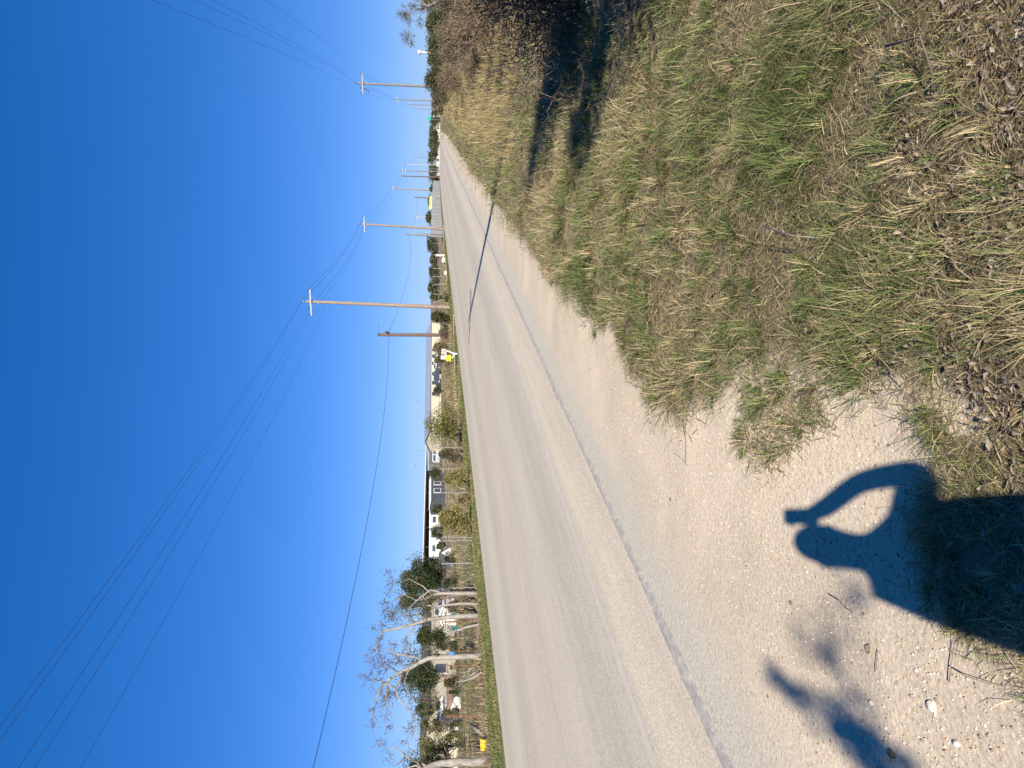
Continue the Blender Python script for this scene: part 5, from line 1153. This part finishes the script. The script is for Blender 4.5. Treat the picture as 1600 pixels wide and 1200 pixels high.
def skin_cloth():
    mt, N, L = new_mat('person_skin_and_clothes')
    tc_ = nd(N, 'ShaderNodeTexCoord'); s = nd(N, 'ShaderNodeSeparateXYZ'); L.new(tc_.outputs['Object'], s.inputs[0])
    n = nd(N, 'ShaderNodeTexNoise', Scale=25, Detail=4); L.new(tc_.outputs['Object'], n.inputs[0])
    f = nd(N, 'ShaderNodeMath', operation='MULTIPLY'); L.new(s.outputs[2], f.inputs[0]); f.inputs[1].default_value = .5
    zc = cz.z - foot.z
    r_ = N.new('ShaderNodeValToRGB'); r_.color_ramp.interpolation = 'CONSTANT'; L.new(f.outputs[0], r_.inputs[0]); e = r_.color_ramp.elements
    for p_, c_ in ((0, (.03, .025, .02)), (.05, (.03, .045, .09)), (.49, (.05, .05, .055)), ((zc + .09) / 2, (.50, .31, .22))):
        k_ = e[0] if p_ == 0 else (e[1] if p_ == .05 else e.new(p_)); k_.position = p_; k_.color = (*c_, 1)
    c = mixc(N, L, 1, r_.outputs[0], ramp(N, L, n.outputs[0], [(.3, .85), (.7, 1.1)]), 'MULTIPLY')
    b = nd(N, 'ShaderNodeBsdfPrincipled', Roughness=.8); L.new(c, b.inputs['Base Color']); o = nd(N, 'ShaderNodeOutputMaterial'); L.new(b.outputs[0], o.inputs[0]); return mt
me.materials.clear(); me.materials.append(skin_cloth())
hc = head.lerp(top, .45) - sh2 * .012 - foot
mb = MB(); import bmesh
bm = bmesh.new(); bmesh.ops.create_uvsphere(bm, u_segments=18, v_segments=12, radius=1)
for v in bm.verts:
    u_ = sh_l * v.co.x * .083 + sh2 * v.co.y * .098 + Vector((0, 0, v.co.z * .095))
    if v.co.y > .35 and v.co.z < .35: u_ = u_ * .86
    if v.co.z < -.3: u_ = u_ * .95
    v.co = hc + u_
hm = bpy.data.meshes.new('hair'); bm.to_mesh(hm); bm.free(); hm.polygons.foreach_set('use_smooth', [True] * len(hm.polygons))
link('hair', hm, M['hair'], person)
# face features
fd = sh2; fc = head.lerp(neck, .12) - foot
def blob(name, c, r3, mat):
    bm = bmesh.new(); bmesh.ops.create_uvsphere(bm, u_segments=10, v_segments=8, radius=1)
    for v in bm.verts: v.co = c + sh_l * v.co.x * r3[0] + sh2 * v.co.y * r3[1] + Vector((0, 0, v.co.z * r3[2]))
    q_ = bpy.data.meshes.new(name); bm.to_mesh(q_); bm.free(); q_.polygons.foreach_set('use_smooth', [True] * len(q_.polygons)); return link(name, q_, mat, person)
blob('nose', fc + fd * .098, (.014, .02, .024), M['skin'])
for s in (-1, 1):
    blob('eye', fc + fd * .086 + sh_l * s * .032 + Vector((0, 0, .025)), (.013, .01, .009), M['insul']); blob('ear', fc + sh_l * s * .082, (.012, .022, .033), M['skin'])
blob('mouth', fc + fd * .088 - Vector((0, 0, .045)), (.024, .01, .007), M['roof_brown'])
# the phone, its lens right behind the camera
ph_n = c_fwd.normalized(); ph_u = -c_down; ph_r = c_right
pc = CAM - ph_n * .016 - ph_u * .055 + ph_r * .0
mb = MB(); vs = []
r_ = empty('phone', pc - ph_u * .077, 'dark smartphone held up by the photographer', 'phone')
def slab(c, w_, h_, t_, name, mat):
    n = 5; pts = []; rc = .011
    for cx, cy, a0 in ((w_ / 2 - rc, h_ / 2 - rc, 0), (-w_ / 2 + rc, h_ / 2 - rc, 90), (-w_ / 2 + rc, -h_ / 2 + rc, 180), (w_ / 2 - rc, -h_ / 2 + rc, 270)):
        for i in range(n): a = R(a0 + 90 * i / (n - 1)); pts.append((cx + rc * math.cos(a), cy + rc * math.sin(a)))
    return MB().prism(pts, c - ph_n * t_ / 2, ph_r, ph_u, ph_n * t_).build(name, mat, r_)
slab(pc, .074, .155, .009, 'body', M['phone']); slab(pc - ph_n * .0052, .068, .148, .0012, 'screen', M['glass'])
MB().tube([pc + ph_u * .055 + ph_n * .0046, pc + ph_u * .055 + ph_n * .0065], .008, 14).build('lens_ring', M['galv'], r_)
